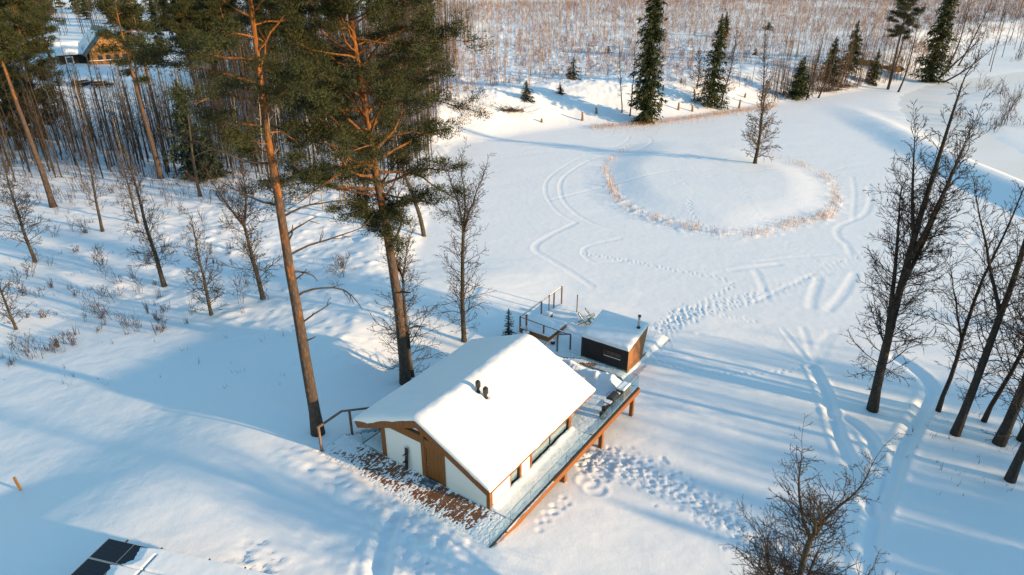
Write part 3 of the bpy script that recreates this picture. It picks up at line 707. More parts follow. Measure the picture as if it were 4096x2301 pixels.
# ------------------------------------------------------------------ lower terrace, hot tub surround, railings
LT = -2.42
low = thing('lower_terrace', 'snow covered lower terrace between the sauna and the pond', 'terrace', loc(0, 0, LT), HR)
def low_snow(X, Y):
    edge_ = np.minimum(np.minimum(X+12.5, -1.3-X), 28.3-Y); base = .02+.07*sstep(0, .8, edge_)-.4*sstep(.25, -.25, edge_)
    path = np.exp(-((X+7.0+.35*(Y-21))/1.1)**2)*sstep(27.5, 25, Y)
    return base+.03*fbm(X/1.2, Y/1.2, 3)-path*.07+path*.05*np.abs(fbm(X/.22, Y/.22, 2))+.18*np.exp(-((X+8.5+.2*(Y-21))/.4)**2)*sstep(21, 22, Y)*sstep(26, 24.5, Y)
xs = np.arange(-12.8, -1.1, .09); ys = np.arange(19.6, 28.6, .09); X, Y = np.meshgrid(xs, ys); Zp = low_snow(X, Y)
I = np.arange(X.size).reshape(X.shape); F = np.stack([I[:-1,:-1], I[:-1,1:], I[1:,1:], I[1:,:-1]], -1).reshape(-1, 4)
obj('snow', mesh_np('snow', np.stack([X, Y, Zp], -1), F), M['snow_lump'], low, True)
obj('platform', MB().box(-12.4, -1.4, 20.2, 28.2, -.35, -.08), M['wood'], low)
tub = thing('hot_tub_surround', 'low brown timber box with a snow covered round tub behind the house', 'hot tub', loc(21.0, -12.2, LT), HR)
def wallb(x0, x1, y0, y1, h, nbd=4):
    for k in range(nbd):
        obj('side_board', MB().box(x0, x1, y0, y1, h*k/nbd, h*(k+1)/nbd-.012), M['wood_clad'], tub)
wallb(0, 2.98, 0, .05, .58); wallb(2.981, 3.03, 0, .95, .58); wallb(2.981, 3.03, 2.25, 3.05, .58)
obj('top_board', MB().box(2.96, 3.04, .951, 2.249, .47, .58), M['wood_clad'], tub)
obj('alcove', MB().box(2.3, 2.31, .95, 2.25, 0, .46), M['room'], tub)
for k in range(14): 
    a = .98+(k % 7)*.18; b = .09+(k//7)*.16
    obj('firewood_log', MB().tube([(2.45, a+.08, b), (2.98, a+.08, b)], .075, 8), M['log'] if k % 2 else M['stump'], tub)
wallb(.0, .05, .051, 3.0, .58); wallb(.051, 2.98, 3.0, 3.05, .58)
roof_snow('snow', tub, -.02, 3.03, -.02, 3.06, lambda x: .585, .16, 60, 60, M['snow_roof'], .03, .3, 4, 0, .03)
dm = []; 
for i in range(9):
    q = i/8*math.pi/2; r = 1.0*math.cos(q)
    for k in range(32): a = 2*math.pi*k/32; dm.append((1.45+r*math.cos(a), 1.55+r*math.sin(a), .70+.30*math.sin(q)))
obj('tub_snow', MB().add(dm, [(i*32+k, i*32+(k+1) % 32, (i+1)*32+(k+1) % 32, (i+1)*32+k) for i in range(8) for k in range(32)]), M['snow_roof'], tub, True)
box2 = thing('bench_box', 'small timber bench box with a snow cap beside the hot tub', 'bench', loc(24.4, -12.1, LT), HR)
for k in range(3): obj('side_board', MB().box(.0, .75, -.0, .75, .15*k, .15*k+.14), M['wood_clad'], box2)
roof_snow('snow', box2, -.03, .78, -.03, .78, lambda x: .44, .22, 16, 16, M['snow_roof'], .02, .3, 8, 0, .02)
stv = thing('tub_stove', 'steel tub stove with a tall rusty chimney pipe by the hot tub', 'stove', loc(21.0, -11.25, LT), HR)
obj('body', MB().tube([(0, -.45, .0), (0, -.45, .4), (0, -.45, .62), (0, -.45, .72)], [.30, .32, .30, .12], 18), M['steel'], stv, True)
obj('pipe', MB().tube([(0, -.45, .70), (0, -.45, 1.30)], [.11, .09], 14), M['steel'], stv, True)
obj('pipe', MB().tube([(0, -.45, 1.29), (0, -.45, 2.25)], .085, 14), M['rust'], stv, True)
obj('cap', MB().tube([(0, -.45, 2.24), (0, -.45, 2.30)], [.12, .11], 14), M['rust'], stv)
obj('snow', MB().tube([(-.05, -.45, .60), (-.05, -.45, .70), (-.05, -.45, .75)], [.31, .25, .12], 14), M['snow_lump'], stv, True)
bk = thing('metal_bucket', 'small grey metal bucket at the corner of the hot tub box', 'bucket', loc(20.95, -8.75, LT+.03), HR)
obj('body', MB().tube([(0,0,0), (0,0,.36)], [.17, .22], 18), M['dark'], bk, True)
obj('rim', MB().tube([(0,0,.361), (0,0,.38)], .23, 18), M['steel'], bk); obj('snow', MB().tube([(0,0,.381), (0,0,.41)], [.20, .12], 14), M['snow_lump'], bk, True)
rl = thing('terrace_railing', 'long snowy grey railing round the lower terrace towards the pond', 'railing', loc(0, 0, LT), HR)
A_, E_, F_ = (-12.35, 21.2), (-12.25, 28.25), (-7.05, 21.0)
def rpost(x, y, h, m='wood_grey', s=.055): obj('post', MB().box(x-s, x+s, y-s, y+s, -.2, h), M[m], rl)
for q in (0, .49, .80, 1.0): rpost(A_[0]+(E_[0]-A_[0])*q, A_[1]+(E_[1]-A_[1])*q, 1.50+.25*q)
for q in (.48, 1.0): rpost(A_[0]+(F_[0]-A_[0])*q, A_[1]+(F_[1]-A_[1])*q, 1.46)
obj('rail', MB().bar((A_[0], A_[1], 1.55), (E_[0], E_[1], 1.80), .11, .07), M['wood_grey'], rl)
obj('rail', MB().bar((A_[0], A_[1], 1.53), (F_[0], F_[1], 1.50), .11, .07), M['wood_grey'], rl)
obj('snow', MB().bar((A_[0], A_[1]+.1, 1.61), (E_[0], E_[1]-.3, 1.86), .09, .05), M['snow_lump'], rl)
obj('snow', MB().bar((A_[0]+.1, A_[1], 1.59), (F_[0]-.2, F_[1], 1.56), .09, .05), M['snow_lump'], rl)
rpost(-7.8, 20.1, 1.64)
obj('rail', MB().bar((-7.8, 17.9, 1.66), (-7.8, 20.15, 1.70), .10, .07), M['wood_grey'], rl)
obj('rail', MB().bar((-7.8, 20.15, 1.70), (-7.05, 21.0, 1.55), .10, .07), M['wood_grey'], rl)
for u, w, lab in ((25.75, -12.15, 'dark slim pole right beside the railing post'), (27.3, -10.0, 'lone dark slim pole on the snowy lower terrace')):
    p = thing('light_pole', lab, 'pole', loc(u, w, LT), HR, 'slim poles on the lower terrace')
    obj('shaft', MB().box(-.035, .035, -.035, .035, -.1, 1.86), M['rust'], p); obj('cap', MB().box(-.05, .05, -.05, .05, 1.861, 1.89), M['dark'], p)
st2 = thing('back_steps', 'weathered wooden steps going down behind the house to the sauna', 'stairs', loc(15.78, -5.7, 0), HR)
for k in range(12):
    y, z = .36*k, -.19*(k+1)
    t = obj('tread', MB().box(0, 1.7, y, y+.38, z-.05, z), M['wood_deck'], st2)
    obj('snow', MB().box(.35+.1*math.sin(k*2.1), 1.35+.1*math.cos(k*1.7), y+.03, y+.36, z+.001, z+.04), M['snow_lump'], t)
def deckchair(u, w, rz, lab):
    c = thing('deck_chair', lab, 'chair', loc(u, w, LT+.05), HR+rz, 'deck chairs on the lower terrace')
    for s in (-.28, .28):
        obj('back_rail', MB().bar((s, -.42, 0), (s, .40, 1.02), .05, .06), M['green'], c)
        obj('seat_rail', MB().bar((s*.86, .42, .0), (s*.86, -.45, .46), .05, .06), M['green'], c)
    obj('crossbar', MB().bar((-.30, .39, 1.0), (.30, .39, 1.0), .06, .05), M['green'], c)
    obj('crossbar', MB().bar((-.26, -.44, .45), (.26, -.44, .45), .06, .05), M['green'], c)
    sl_ = MB(); P = [(-.40, .47), (-.2, .33), (.02, .42), (.22, .72), (.38, .98)]
    sl_.add([(s, y, z+d) for d in (0, .05) for y, z in P for s in (-.24, .24)], [(2*i, 2*i+1, 2*i+3, 2*i+2) for i in range(4)]+[(10+2*i, 12+2*i, 13+2*i, 11+2*i) for i in range(4)]+[(0,2,12,10),(1,11,13,3),(2,4,14,12),(4,6,16,14),(6,8,18,16),(3,13,15,5),(5,15,17,7),(7,17,19,9),(0,10,11,1),(8,9,19,18)])
    obj('sling', sl_, M['snow_lump'], c)
deckchair(25.65, -8.45, math.radians(120), 'folding green deck chair with snow nearest the sauna path'); deckchair(26.85, -8.4, math.radians(130), 'folding green deck chair with snow farther out by the mat')
tb = thing('round_table', 'low round green table with a small bowl beside the deck chairs', 'table', loc(26.1, -7.55, LT+.05), HR)
obj('top', MB().tube([(0,0,.36), (0,0,.42)], .52, 24), M['green'], tb); obj('snow', MB().tube([(.05,.03,.421), (.05,.03,.45), (.05,.03,.47)], [.44, .40, .2], 18), M['snow_lump'], tb, True)
for a in range(3): obj('leg', MB().bar((.3*math.cos(a*2.1), .3*math.sin(a*2.1), 0), (.25*math.cos(a*2.1), .25*math.sin(a*2.1), .36), .06, .06), M['green'], tb)
bw = thing('bowl', 'small dark bowl on the round green table', 'bowl', loc(26.15, -7.45, LT+.52), HR)
obj('body', MB().tube([(0,0,0), (0,0,.05), (0,0,.12)], [.07, .13, .16], 16), M['dark'], bw, True); obj('snow', MB().tube([(0,0,.121), (0,0,.14)], [.13, .08], 12), M['snow_lump'], bw)
rg = thing('floor_mat', 'patterned dark mat half under snow beside the deck chairs', 'mat', loc(26.9, -6.9, LT+.05), HR)
obj('pad', MB().box(-.75, .75, -.5, .5, 0, .04), M['rubber'], rg); obj('rim', MB().box(-.78, .78, .501, .53, 0, .05), M['wood_grey'], rg)

# ------------------------------------------------------------------ solar panels and yellow marker post in the left foreground
T = np.array([-19.62, 24.22]); dx_ = np.array([2.91, -.76]); ang = math.atan2(dx_[1], dx_[0]); pwid = 3.0; phei = 1.22
sol = thing('solar_panel_rack', 'black solar panels on a rack half buried in snow at the lower left', 'solar panels', (T[0], T[1], 2.0), ang)
for r in range(3):
    for c in range(3):
        x0, y1_ = c*(pwid+.03), -r*(phei+.03)
        p = obj('panel', MB().box(x0+.03, x0+pwid-.03, y1_-phei+.03, y1_-.03, -.04, -.002), M['solar'], sol)
        f = MB(); f.box(x0, x0+pwid, y1_-.03, y1_, -.05, .004); f.box(x0, x0+pwid, y1_-phei, y1_-phei+.03, -.05, .004)
        f.box(x0, x0+.03, y1_-phei+.031, y1_-.031, -.05, .004); f.box(x0+pwid-.03, x0+pwid, y1_-phei+.031, y1_-.031, -.05, .004)
        f.box(x0+pwid/2-.012, x0+pwid/2+.012, y1_-phei+.031, y1_-.031, -.0015, .003)
        obj('frame', f, M['alu'], p)
        g = MB()
        for q in range(1, 5): g.box(x0+.03, x0+pwid-.03, y1_-.03-(phei-.06)*q/5-.004, y1_-.03-(phei-.06)*q/5+.004, -.0018, .0005)
        obj('cell_line', g, M['dark'], p)
for x in (1.0, 2.95, 5.6, 7.5): obj('clamp', MB().box(x-.03, x+.03, -.02, .14, -.03, .03), M['dark'], sol)
def sol_snow(X, Y):
    n = fbm(X/.8, Y/.8, 3); lim = np.interp(-Y, [0, .1, .8, 1.1, 1.3, 2.5, 3.8], [2.45, 1.9, 2.1, 2.0, 1.45, 1.9, 2.2])+.25*fbm(Y/.35, X*.2, 3)
    seam = np.exp(-((X-3.02)/.05)**2)*(Y < -.35)+np.exp(-((Y+1.235)/.035)**2)*sstep(4.6, 3.4, X)
    return np.clip((X-lim)*.22, -.05, .10)+.015*n*(X > lim)-.16*seam*1
patch('snow', 1.2, 9.1, -3.7, 0.0, .05, sol_snow, M['snow_roof'], sol)
for x, y in ((.3, -.3), (.3, -3.2), (4.5, -.3), (8.7, -.3), (4.5, -3.2)): obj('leg', MB().box(x-.05, x+.05, y-.05, y+.05, -2.4, -.055), M['alu'], sol)
mb = MB().box(.0, 9.1, -.06, .0, -.12, -.052); mb.box(.0, 9.1, -3.7, -3.64, -.12, -.052); obj('support_rail', mb, M['alu'], sol)
yp = g2(52, 1232)
po = thing('marker_post', 'short leaning yellow wooden post standing alone in the snow', 'post', (yp[0], yp[1], yp[2]), .2)
o = obj('shaft', MB().box(-.06, .06, -.06, .06, -.2, .95), M['yellow'], po); o.rotation_euler = (0, math.radians(-5), 0)
obj('end_grain', MB().box(-.055, .055, -.055, .055, .951, .96), M['stump'], o)
# ------------------------------------------------------------------ plants: generators
def tubes(segs, n=3):
    """segs: rows p0(3) p1(3) r0 r1 -> one mesh of small tapered tubes"""
    fine = [q for q in segs if len(q) == 9]; S = np.array([q for q in segs if len(q) == 8], float)
    if fine:                                   # the thinnest twigs are two crossed slivers each
        V1, F1 = np.zeros((0, 3)), np.zeros((0, 3), int)
        if len(S): V1, F1 = tubes([q for q in segs if len(q) == 8], n); F1 = np.concatenate([F1[:, [0, 1, 2]], F1[:, [0, 2, 3]]])
        Q = np.array(fine); Q = np.repeat(Q, 2, 0); V2, F2 = shards(Q[:, :3], Q[:, 3:6]-Q[:, :3], np.linalg.norm(Q[:, 3:6]-Q[:, :3], axis=1), Q[:, 6]*2.6)
        return np.concatenate([V1, V2]), np.concatenate([F1, F2+len(V1)])
    a, b, r0, r1 = S[:, :3], S[:, 3:6], S[:, 6:7], S[:, 7:8]
    d = b-a; d /= np.linalg.norm(d, axis=1, keepdims=True)+1e-9
    t = np.where(np.abs(d[:, 2:3]) < .9, np.array([[0, 0, 1.]]), np.array([[1., 0, 0]]))
    e = np.cross(d, t); e /= np.linalg.norm(e, axis=1, keepdims=True)+1e-9; f = np.cross(d, e)
    V = np.zeros((len(S), 2*n, 3))
    for k in range(n):
        q = 2*math.pi*k/n; o = e*math.cos(q)+f*math.sin(q); V[:, k] = a+o*r0; V[:, n+k] = b+o*r1
    base = (np.arange(len(S))*2*n)[:, None]
    F = np.concatenate([base+np.array([[k, (k+1) % n, n+(k+1) % n, n+k]]) for k in range(n)], 0)
    return V.reshape(-1, 3), F
def shards(P, D, L, Wd):
    """thin triangles at P pointing along D"""
    n = len(P); D = D/(np.linalg.norm(D, axis=1, keepdims=True)+1e-9)
    r = RNG.normal(size=(n, 3)); s = np.cross(D, r); s /= np.linalg.norm(s, axis=1, keepdims=True)+1e-9
    L = np.broadcast_to(np.asarray(L, float).reshape(-1, 1), (n, 1)); Wd = np.broadcast_to(np.asarray(Wd, float).reshape(-1, 1), (n, 1))
    V = np.stack([P-s*Wd/2, P+s*Wd/2, P+D*L], 1).reshape(-1, 3)
    return V, np.arange(3*n).reshape(-1, 3)
def vadd(a, b): return (a[0]+b[0], a[1]+b[1], a[2]+b[2])
def vmul(a, s): return (a[0]*s, a[1]*s, a[2]*s)
def vnorm(a): l = math.sqrt(a[0]*a[0]+a[1]*a[1]+a[2]*a[2])+1e-9; return (a[0]/l, a[1]/l, a[2]/l)
def path(rg, p, d, L, n, wob, up):
    pts = [p]; dirs = [d]; g = rg.gauss
    for i in range(n):
        d = vnorm((d[0]+g(0, wob), d[1]+g(0, wob), d[2]+g(0, wob)+up)); p = vadd(p, vmul(d, L/n)); pts.append(p); dirs.append(d)
    return pts, dirs
def emit(segs, pts, r0, r1):
    n = len(pts)-1
    for i in range(n):
        a = r0+(r1-r0)*i/n; b = r0+(r1-r0)*(i+1)/n; p, q = pts[i], pts[i+1]
        segs.append((p[0], p[1], p[2], q[0], q[1], q[2], a, b))
def side_dir(rg, d, ang):
    r = (rg.gauss(0, 1), rg.gauss(0, 1), rg.gauss(0, 1)); k = r[0]*d[0]+r[1]*d[1]+r[2]*d[2]
    s = vnorm((r[0]-k*d[0], r[1]-k*d[1], r[2]-k*d[2])); c, q = math.cos(ang), math.sin(ang)
    return vnorm((d[0]*c+s[0]*q, d[1]*c+s[1]*q, d[2]*c+s[2]*q))
def twiggy(rg, segs, p, d, L, r, lev, rmin, wob=.22, up=.06, dens=1.0):
    """a branch with its own side branches, lev levels deep"""
    n = 4 if lev > 1 else (3 if lev == 1 else 1)
    pts, dirs = path(rg, p, d, L, n, wob, up)
    if lev <= 0:
        segs.append((*pts[0], *pts[1], rmin, rmin, 0)); return
    emit(segs, pts, max(r, rmin), max(r*.35, rmin*.8))
    m = int(round(dens*(L*2.6 if lev > 1 else 3.2)+rg.random()));  m = max(2, min(m, 11))
    for k in range(m):
        t = .18+.82*(k+rg.random())/m; i = min(int(t*n), n-1); f = t*n-i
        q = tuple(pts[i][j]*(1-f)+pts[i+1][j]*f for j in range(3))
        twiggy(rg, segs, q, side_dir(rg, dirs[i+1], rg.uniform(.5, 1.0)), L*rg.uniform(.28, .5)*(1.15-.5*t), r*.45, lev-1, rmin, wob*1.1, up*.8, dens)
def ring_tube(pts, rad, n=9): m = MB(); m.tube(pts, rad, n, True); return m
def leader_tree(seed, h, r, t0=.14, spread=.2, nb=46, rmin=.011, lev=2, lean=(0, 0), fork=None, dens=1.0, rise=.25, wob=.035, forks=None):
    """bare tree with one main stem (or a fork) and fine upswept side branches; returns trunk mesh, crown mesh"""
    rg = random.Random(seed); segs = []; n = 12
    d = vnorm((lean[0], lean[1], 1)); pts, dirs = path(rg, (0, 0, -.25), d, h*(fork or 1), n, wob, .05)
    rad = [r*(1.25 if i == 0 else 1)*((1-.9*i/n*(fork or 1))**.85) for i in range(n+1)]
    tm = ring_tube(pts, rad)
    stems = [(pts, dirs, rad, 0, (fork or 1))]
    if fork:
        a0 = rg.uniform(0, 6.28); k3 = 2 if rg.random() < .6 else 3
        for k in range(k3):
            a = a0+k*6.283/k3; tilt = rg.uniform(.22, .42); dd = vnorm((dirs[-1][0]+math.cos(a)*tilt, dirs[-1][1]+math.sin(a)*tilt, 1))
            p2, d2 = path(rg, pts[-1], dd, h*(1-fork)*rg.uniform(.85, 1.05), 9, wob*2.2, .05)
            r2 = [rad[-1]*.8*((1-.92*i/9)**.9) for i in range(10)]
            tm.tube(p2, r2, 7, False); stems.append((p2, d2, r2, fork, 1))
    for (tt, az, tilt, Lf) in (forks or ()):
        i = min(int(tt*n), n-1); dd = vnorm((math.cos(az)*tilt, math.sin(az)*tilt, 1))
        p2, d2 = path(rg, pts[i], dd, Lf*h, 9, wob*1.6, .04); r2 = [rad[i]*.72*((1-.92*k/9)**.9) for k in range(10)]
        tm.tube(p2, r2, 7, False); stems.append((p2, d2, r2, tt, min(1, tt+Lf)))
    for pts_, dirs_, rad_, ta, tb in stems:
        cnt = int(nb*(tb-ta)*(1 if ta == 0 else 1.5)); N = len(pts_)-1
        for k in range(cnt):
            t = ta+(tb-ta)*(k+rg.random())/cnt
            if t < t0: continue
            s_ = (t-ta)/(tb-ta)*N; i = min(int(s_), N-1); f = s_-i
            q = tuple(pts_[i][j]*(1-f)+pts_[i+1][j]*f for j in range(3)); rr = rad_[i]*(1-f)+rad_[i+1]*f
            a = k*2.4+rg.uniform(-.6, .6); el = rise+.75*t+rg.uniform(-.2, .25)
            dd = (math.cos(a)*math.cos(el), math.sin(a)*math.cos(el), math.sin(el))
            prof = min(1, (t-t0)/.18+.45)*(1.08-t)**.65
            L = h*spread*prof*rg.uniform(.65, 1.25)
            twiggy(rg, segs, q, dd, L, max(rmin*1.6, min(rr*.4, L*.014)), lev, rmin, .2, .05, dens)
        # tip
        twiggy(rg, segs, pts_[-1], dirs_[-1], h*spread*.5, max(rad_[-1], rmin*1.5), lev, rmin, .15, .05, dens)
    V, F = tubes(segs); return smooth(tm.mesh('trunk')), mesh_np('crown', V, F)
def place_tree(name, label, p, tm, cm, mt, mc, rz=0, group=None, cat='tree', crown='crown'):
    t = thing(name, label, cat, p, rz, group); obj('trunk', tm, mt, t); obj(crown, cm, mc, t); return t

def needle_clumps(C, R, per, ln, wd, flat=.45, up=.35):
    """clouds of needle shards round the centres C (n,3) with radii R (n)"""
    C = np.repeat(np.asarray(C, float), per, 0); R = np.repeat(np.asarray(R, float), per)[:, None]; n = len(C)
    q = RNG.normal(size=(n, 3)); q /= np.linalg.norm(q, axis=1, keepdims=True); q *= RNG.random((n, 1))**.45
    P = C+q*R*np.array([[1, 1, flat]]); D = q*np.array([[1, 1, .6]])+RNG.normal(0, .55, (n, 3)); D[:, 2] += up
    return shards(P, D, ln*RNG.uniform(.7, 1.3, n), wd*RNG.uniform(.7, 1.3, n))
def pine_tree(seed, h, r, limbs, crown, lean=(0, 0), per=34, cl=.62, ln=.30, wd=.075, dead=()):
    """Scots pine. limbs: count; crown: list of (height, radius) pairs giving the limb reach"""
    rg = random.Random(seed); n = 16; d = vnorm((lean[0], lean[1], 1)); pts, dirs = path(rg, (0, 0, -.3), d, h+.3, n, .022, .04)
    rad = [r*(1.3 if i == 0 else 1)*max(.06, (1-.88*(i/n)**1.15)) for i in range(n+1)]; tm = ring_tube(pts, rad, 14)
    hs = [c[0] for c in crown]; rs = [c[1] for c in crown]; segs = []; C = []; R = []
    def onstem(z):
        for i in range(n):
            if pts[i+1][2] >= z or i == n-1:
                f = (z-pts[i][2])/max(1e-6, pts[i+1][2]-pts[i][2]); return tuple(pts[i][j]*(1-f)+pts[i+1][j]*f for j in range(3)), rad[i]*(1-f)+rad[i+1]*f
    for k in range(limbs):
        z = hs[0]+(hs[-1]-hs[0])*((k+rg.random())/limbs); L = np.interp(z, hs, rs)*rg.uniform(.6, 1.1)
        q, rr = onstem(z); a = k*2.4+rg.uniform(-.5, .5)
        dd = vnorm((math.cos(a), math.sin(a), rg.uniform(.15, .6))); N = 7
        p2, d2 = path(rg, q, dd, L, N, .17, -.02); lr = max(.035, min(rr*.5, L*.020)); 
        m2 = [lr*(1-.8*i/N) for i in range(N+1)]; tm.tube(p2, m2, 6, False)
        ms = 4+int(L*1.1)
        for s in range(ms):
            t = .30+.70*(s+rg.random())/ms; i = min(int(t*N), N-1); f = t*N-i
            b0 = tuple(p2[i][j]*(1-f)+p2[i+1][j]*f for j in range(3)); bl = rg.uniform(.5, 1.3)*min(1.3, .35+L*.22)
            sd = side_dir(rg, d2[i+1], rg.uniform(.4, 1.1)); sd = vnorm((sd[0], sd[1], sd[2]*.5+.18))
            p3, d3 = path(rg, b0, sd, bl, 3, .2, .06); emit(segs, p3, .022, .012)
            for w_, cc in ((1.0, p3[-1]), (.75, p3[2])):
                C.append((cc[0], cc[1], cc[2]+.06)); R.append(cl*w_*rg.uniform(.5, 1.2))
    C.append(pts[-1]); R.append(cl*1.4)
    V, F = needle_clumps(C, R, per, ln, wd)
    cm = mesh_np('crown', V, F)
    V2, F2 = tubes(segs, 3); br = mesh_np('twigs', V2, F2)
    return smooth(tm.mesh('trunk')), cm, br, onstem
def spruce_tree(seed, h, w, ln=.5, wd=.16, step=.42, per=13, droop=.32, low=.03, gaps=.22, pw=.75):
    rg = random.Random(seed); tm = ring_tube([(0, 0, -.2), (0, 0, h*.5), (0, 0, h)], [w*.075+.03, w*.045+.02, .02], 8)
    P = []; D = []; LS = []; z = h*low; segs = []
    while z < h-.1:
        t = z/h; L = w*((1-t)**pw)*(1 if t > .12 else .75+2*t); k = int(6+3*(1-t)); a0 = rg.uniform(0, 6.28)
        for b in range(k):
            if rg.random() < gaps: continue
            a = a0+6.283*b/k+rg.uniform(-.25, .25); l = L*rg.uniform(.45, 1.2)*(1+.28*math.sin(z*1.9+seed)*math.sin(a*2+z)); ca, sa = math.cos(a), math.sin(a)
            m = max(4, int(per*l/w))
            zz = z+rg.uniform(-.2, .2)
            segs.append((0, 0, zz, ca*l*.8, sa*l*.8, zz-droop*l*.64, .02+.01*l, .01))
            for s in range(m):
                f = (s+.6)/m; x = l*f; dz = -droop*l*f*(1.25-.45*f); q = rg.uniform(-.18, .18)*l*(1-f*.6)
                P.append((ca*x-sa*q, sa*x+ca*q, zz+dz)); LS.append(min(1, .28+.72*L/1.6)); D.append((ca*.55-sa*q*1.6+rg.gauss(0, .3), sa*.55+ca*q*1.6+rg.gauss(0, .3), -.55+rg.gauss(0, .3)))
        z += step*rg.uniform(.8, 1.2)*(.6+.5*(1-t))
    for s in range(10): P.append((rg.gauss(0, .05), rg.gauss(0, .05), h-rg.random()*.8)); D.append((rg.gauss(0, .5), rg.gauss(0, .5), .5)); LS.append(.3)
    LS = np.repeat(LS, 3); P = np.array(P); D = np.array(D); P = np.repeat(P, 3, 0)+RNG.normal(0, wd*.5, (3*len(P), 3))*LS[:, None]; D = np.repeat(D, 3, 0)+RNG.normal(0, .45, (len(P), 3))
    V, F = shards(P, D, LS*ln*RNG.uniform(.6, 1.25, len(P)), LS*wd*RNG.uniform(.7, 1.3, len(P)))
    V2, F2 = tubes(segs, 3); F2t = np.concatenate([F2[:, [0, 1, 2]], F2[:, [0, 2, 3]]])
    return smooth(tm.mesh('trunk')), mesh_np('crown', np.concatenate([V, V2]), np.concatenate([F, F2t+len(V)]))

# ------------------------------------------------------------------ the two tall pines beside the house
def add_pine(label, px, py, seed, r, limbs, crown, h, lean=(0, 0), bark='bark_pine', group=None, rz=0, **kw):
    p = ground(px, py)
    tm, cm, br, onstem = pine_tree(seed, h, r, limbs, crown, lean, **kw)
    t = thing('pine_tree', label, 'pine tree', (p[0], p[1], p[2]), rz, group)
    obj('trunk', tm, M[bark], t); obj('crown', cm, M['pine'], t); kind(obj('twigs', br, M['bark'], t), 'stuff')
    return t, onstem
t1, st1 = add_pine('tall orange barked pine with a long bare trunk left of the house', 318, 433, 21, .37, 30,
    [(17.5, 2.4), (20, 4.6), (23, 5.6), (27, 5.2), (30, 2.4)], 31, (-.035, .01), 'bark_pine_low', per=130, cl=.80, ln=.20, wd=.042)
def dead_limb(t, onstem, z, az, el, L, seed, bend=-.06, r=.075, lev=1):
    q, rr = onstem(z); rg = random.Random(seed); segs = []
    pts, dirs = path(rg, q, (math.cos(az)*math.cos(el), math.sin(az)*math.cos(el), math.sin(el)), L, 8, .13, bend)
    emit(segs, pts, r, r*.3)
    for k in range(int(L*1.2)):
        i = rg.randrange(3, 8); twiggy(rg, segs, pts[i], side_dir(rg, dirs[i], .8), L*rg.uniform(.12, .3), r*.4, lev, .012, .2, 0, .6)
    V, F = tubes(segs, 5); obj('dead_branch', smooth(mesh_np('dead_branch', V, F)), M['bark'], t)
for z, az, el, L, s, b in ((9.6, .1, .75, 4.6, 3, -.17), (7.8, .2, .55, 2.4, 5, -.03), (6.6, .0, .6, 1.0, 6, 0), (12.2, .1, .35, 5.2, 8, -.05), (11.2, .3, -.1, 1.8, 9, -.1),
        (14.5, .2, .5, 4.6, 12, -.12), (13.4, -.2, .7, 2.2, 13, -.1), (10.6, .3, .6, 1.2, 14, 0), (17.5, 3.2, .1, 6.0, 15, .02), (15.2, 3.0, .2, 3.6, 16, .0), (12.8, .1, .8, 1.5, 17, 0)):
    dead_limb(t1, st1, z, az, el, L, s, b)
t2, st2_ = add_pine('tall dense crowned pine rising behind the house roof', 405.5, 383, 33, .39, 108,
    [(12.0, 1.2), (14.5, 2.6), (16.0, 6.6), (18.5, 8.2), (22, 7.2), (27, 6.0), (31, 3.4), (33, 1.5)], 33, (.035, 0), 'bark_pine_low', per=112, cl=.86, ln=.20, wd=.042)
for z, az, el, L, s, b in ((4.6, .2, .45, 2.0, 31, 0), (6.5, 2.8, .9, 1.2, 32, .05), (8.0, .0, .3, 1.6, 33, 0), (3.9, .1, .3, .9, 34, 0), (12.0, .1, .55, 4.5, 35, -.05)):
    dead_limb(t2, st2_, z, az, el, L, s, b, .11)

# ------------------------------------------------------------------ bare broadleaf trees
def bare(label, px, py, seed, r, top=None, h=None, mt='bark', mc='twig', name='bare_tree', group=None, rz=None, **kw):
    p = ground(px, py); hh = h or top_h(p, top)
    tm, cm = leader_tree(seed, hh, r, **kw)
    return place_tree(name, label, (p[0], p[1], p[2]), tm, cm, M[mt], M[mc], seed*1.3 if rz is None else rz, group)
LG = 'bare trees on the left slope'
bare('slim bare tree at the left edge above the snowy thicket', 35.4, 262, 101, .20, h=13.5, spread=.25, nb=81, rmin=.014, dens=1.35, group=LG)
bare('slim bare tree left of centre on the slope with long clear stem', 102.8, 232, 102, .20, h=13.0, t0=.22, spread=.16, nb=62, rmin=.014, dens=1.35, group=LG)
bare('slender bare tree between two thicker trunks on the left slope', 137.7, 223, 103, .16, h=11.5, t0=.12, spread=.16, nb=56, rmin=.014, dens=1.35, group=LG)
bare('tallest straight bare tree standing midway on the left slope', 164.4, 285.7, 104, .25, h=15.0, t0=.10, spread=.20, nb=86, rmin=.014, dens=1.35, group=LG)
bare('small round headed bare tree right of the straight tall one', 211.6, 315, 105, .17, h=9.6, t0=.06, spread=.26, nb=78, rmin=.014, dens=1.35, group=LG)
bare('forked bare tree just left of the tall orange pine', 263, 298, 106, .24, h=14.5, t0=.07, spread=.22, nb=70, fork=.55, rmin=.014, dens=1.35, group=LG)
bare('smooth straight bare trunk in front of the dark snowy spruce', 200.3, 196, 107, .24, h=15, t0=.35, spread=.13, nb=48, rmin=.014, dens=1.35, group=LG)
bare('little bare tree at the far left edge among brush', 16.6, 329.5, 108, .14, h=7.0, t0=.10, spread=.30, nb=62, rmin=.014, dens=1.35, group=LG)
bare('crooked oak with dry leaves close behind the second pine trunk', 412, 376, 110, .20, h=12.5, t0=.04, spread=.25, nb=94, fork=.7, rmin=.013, wob=.06)
bare('tall upright bare alder standing alone behind the roof ridge', 464, 341, 111, .23, h=16.8, t0=.05, spread=.17, nb=102, fork=.62, rmin=.012)
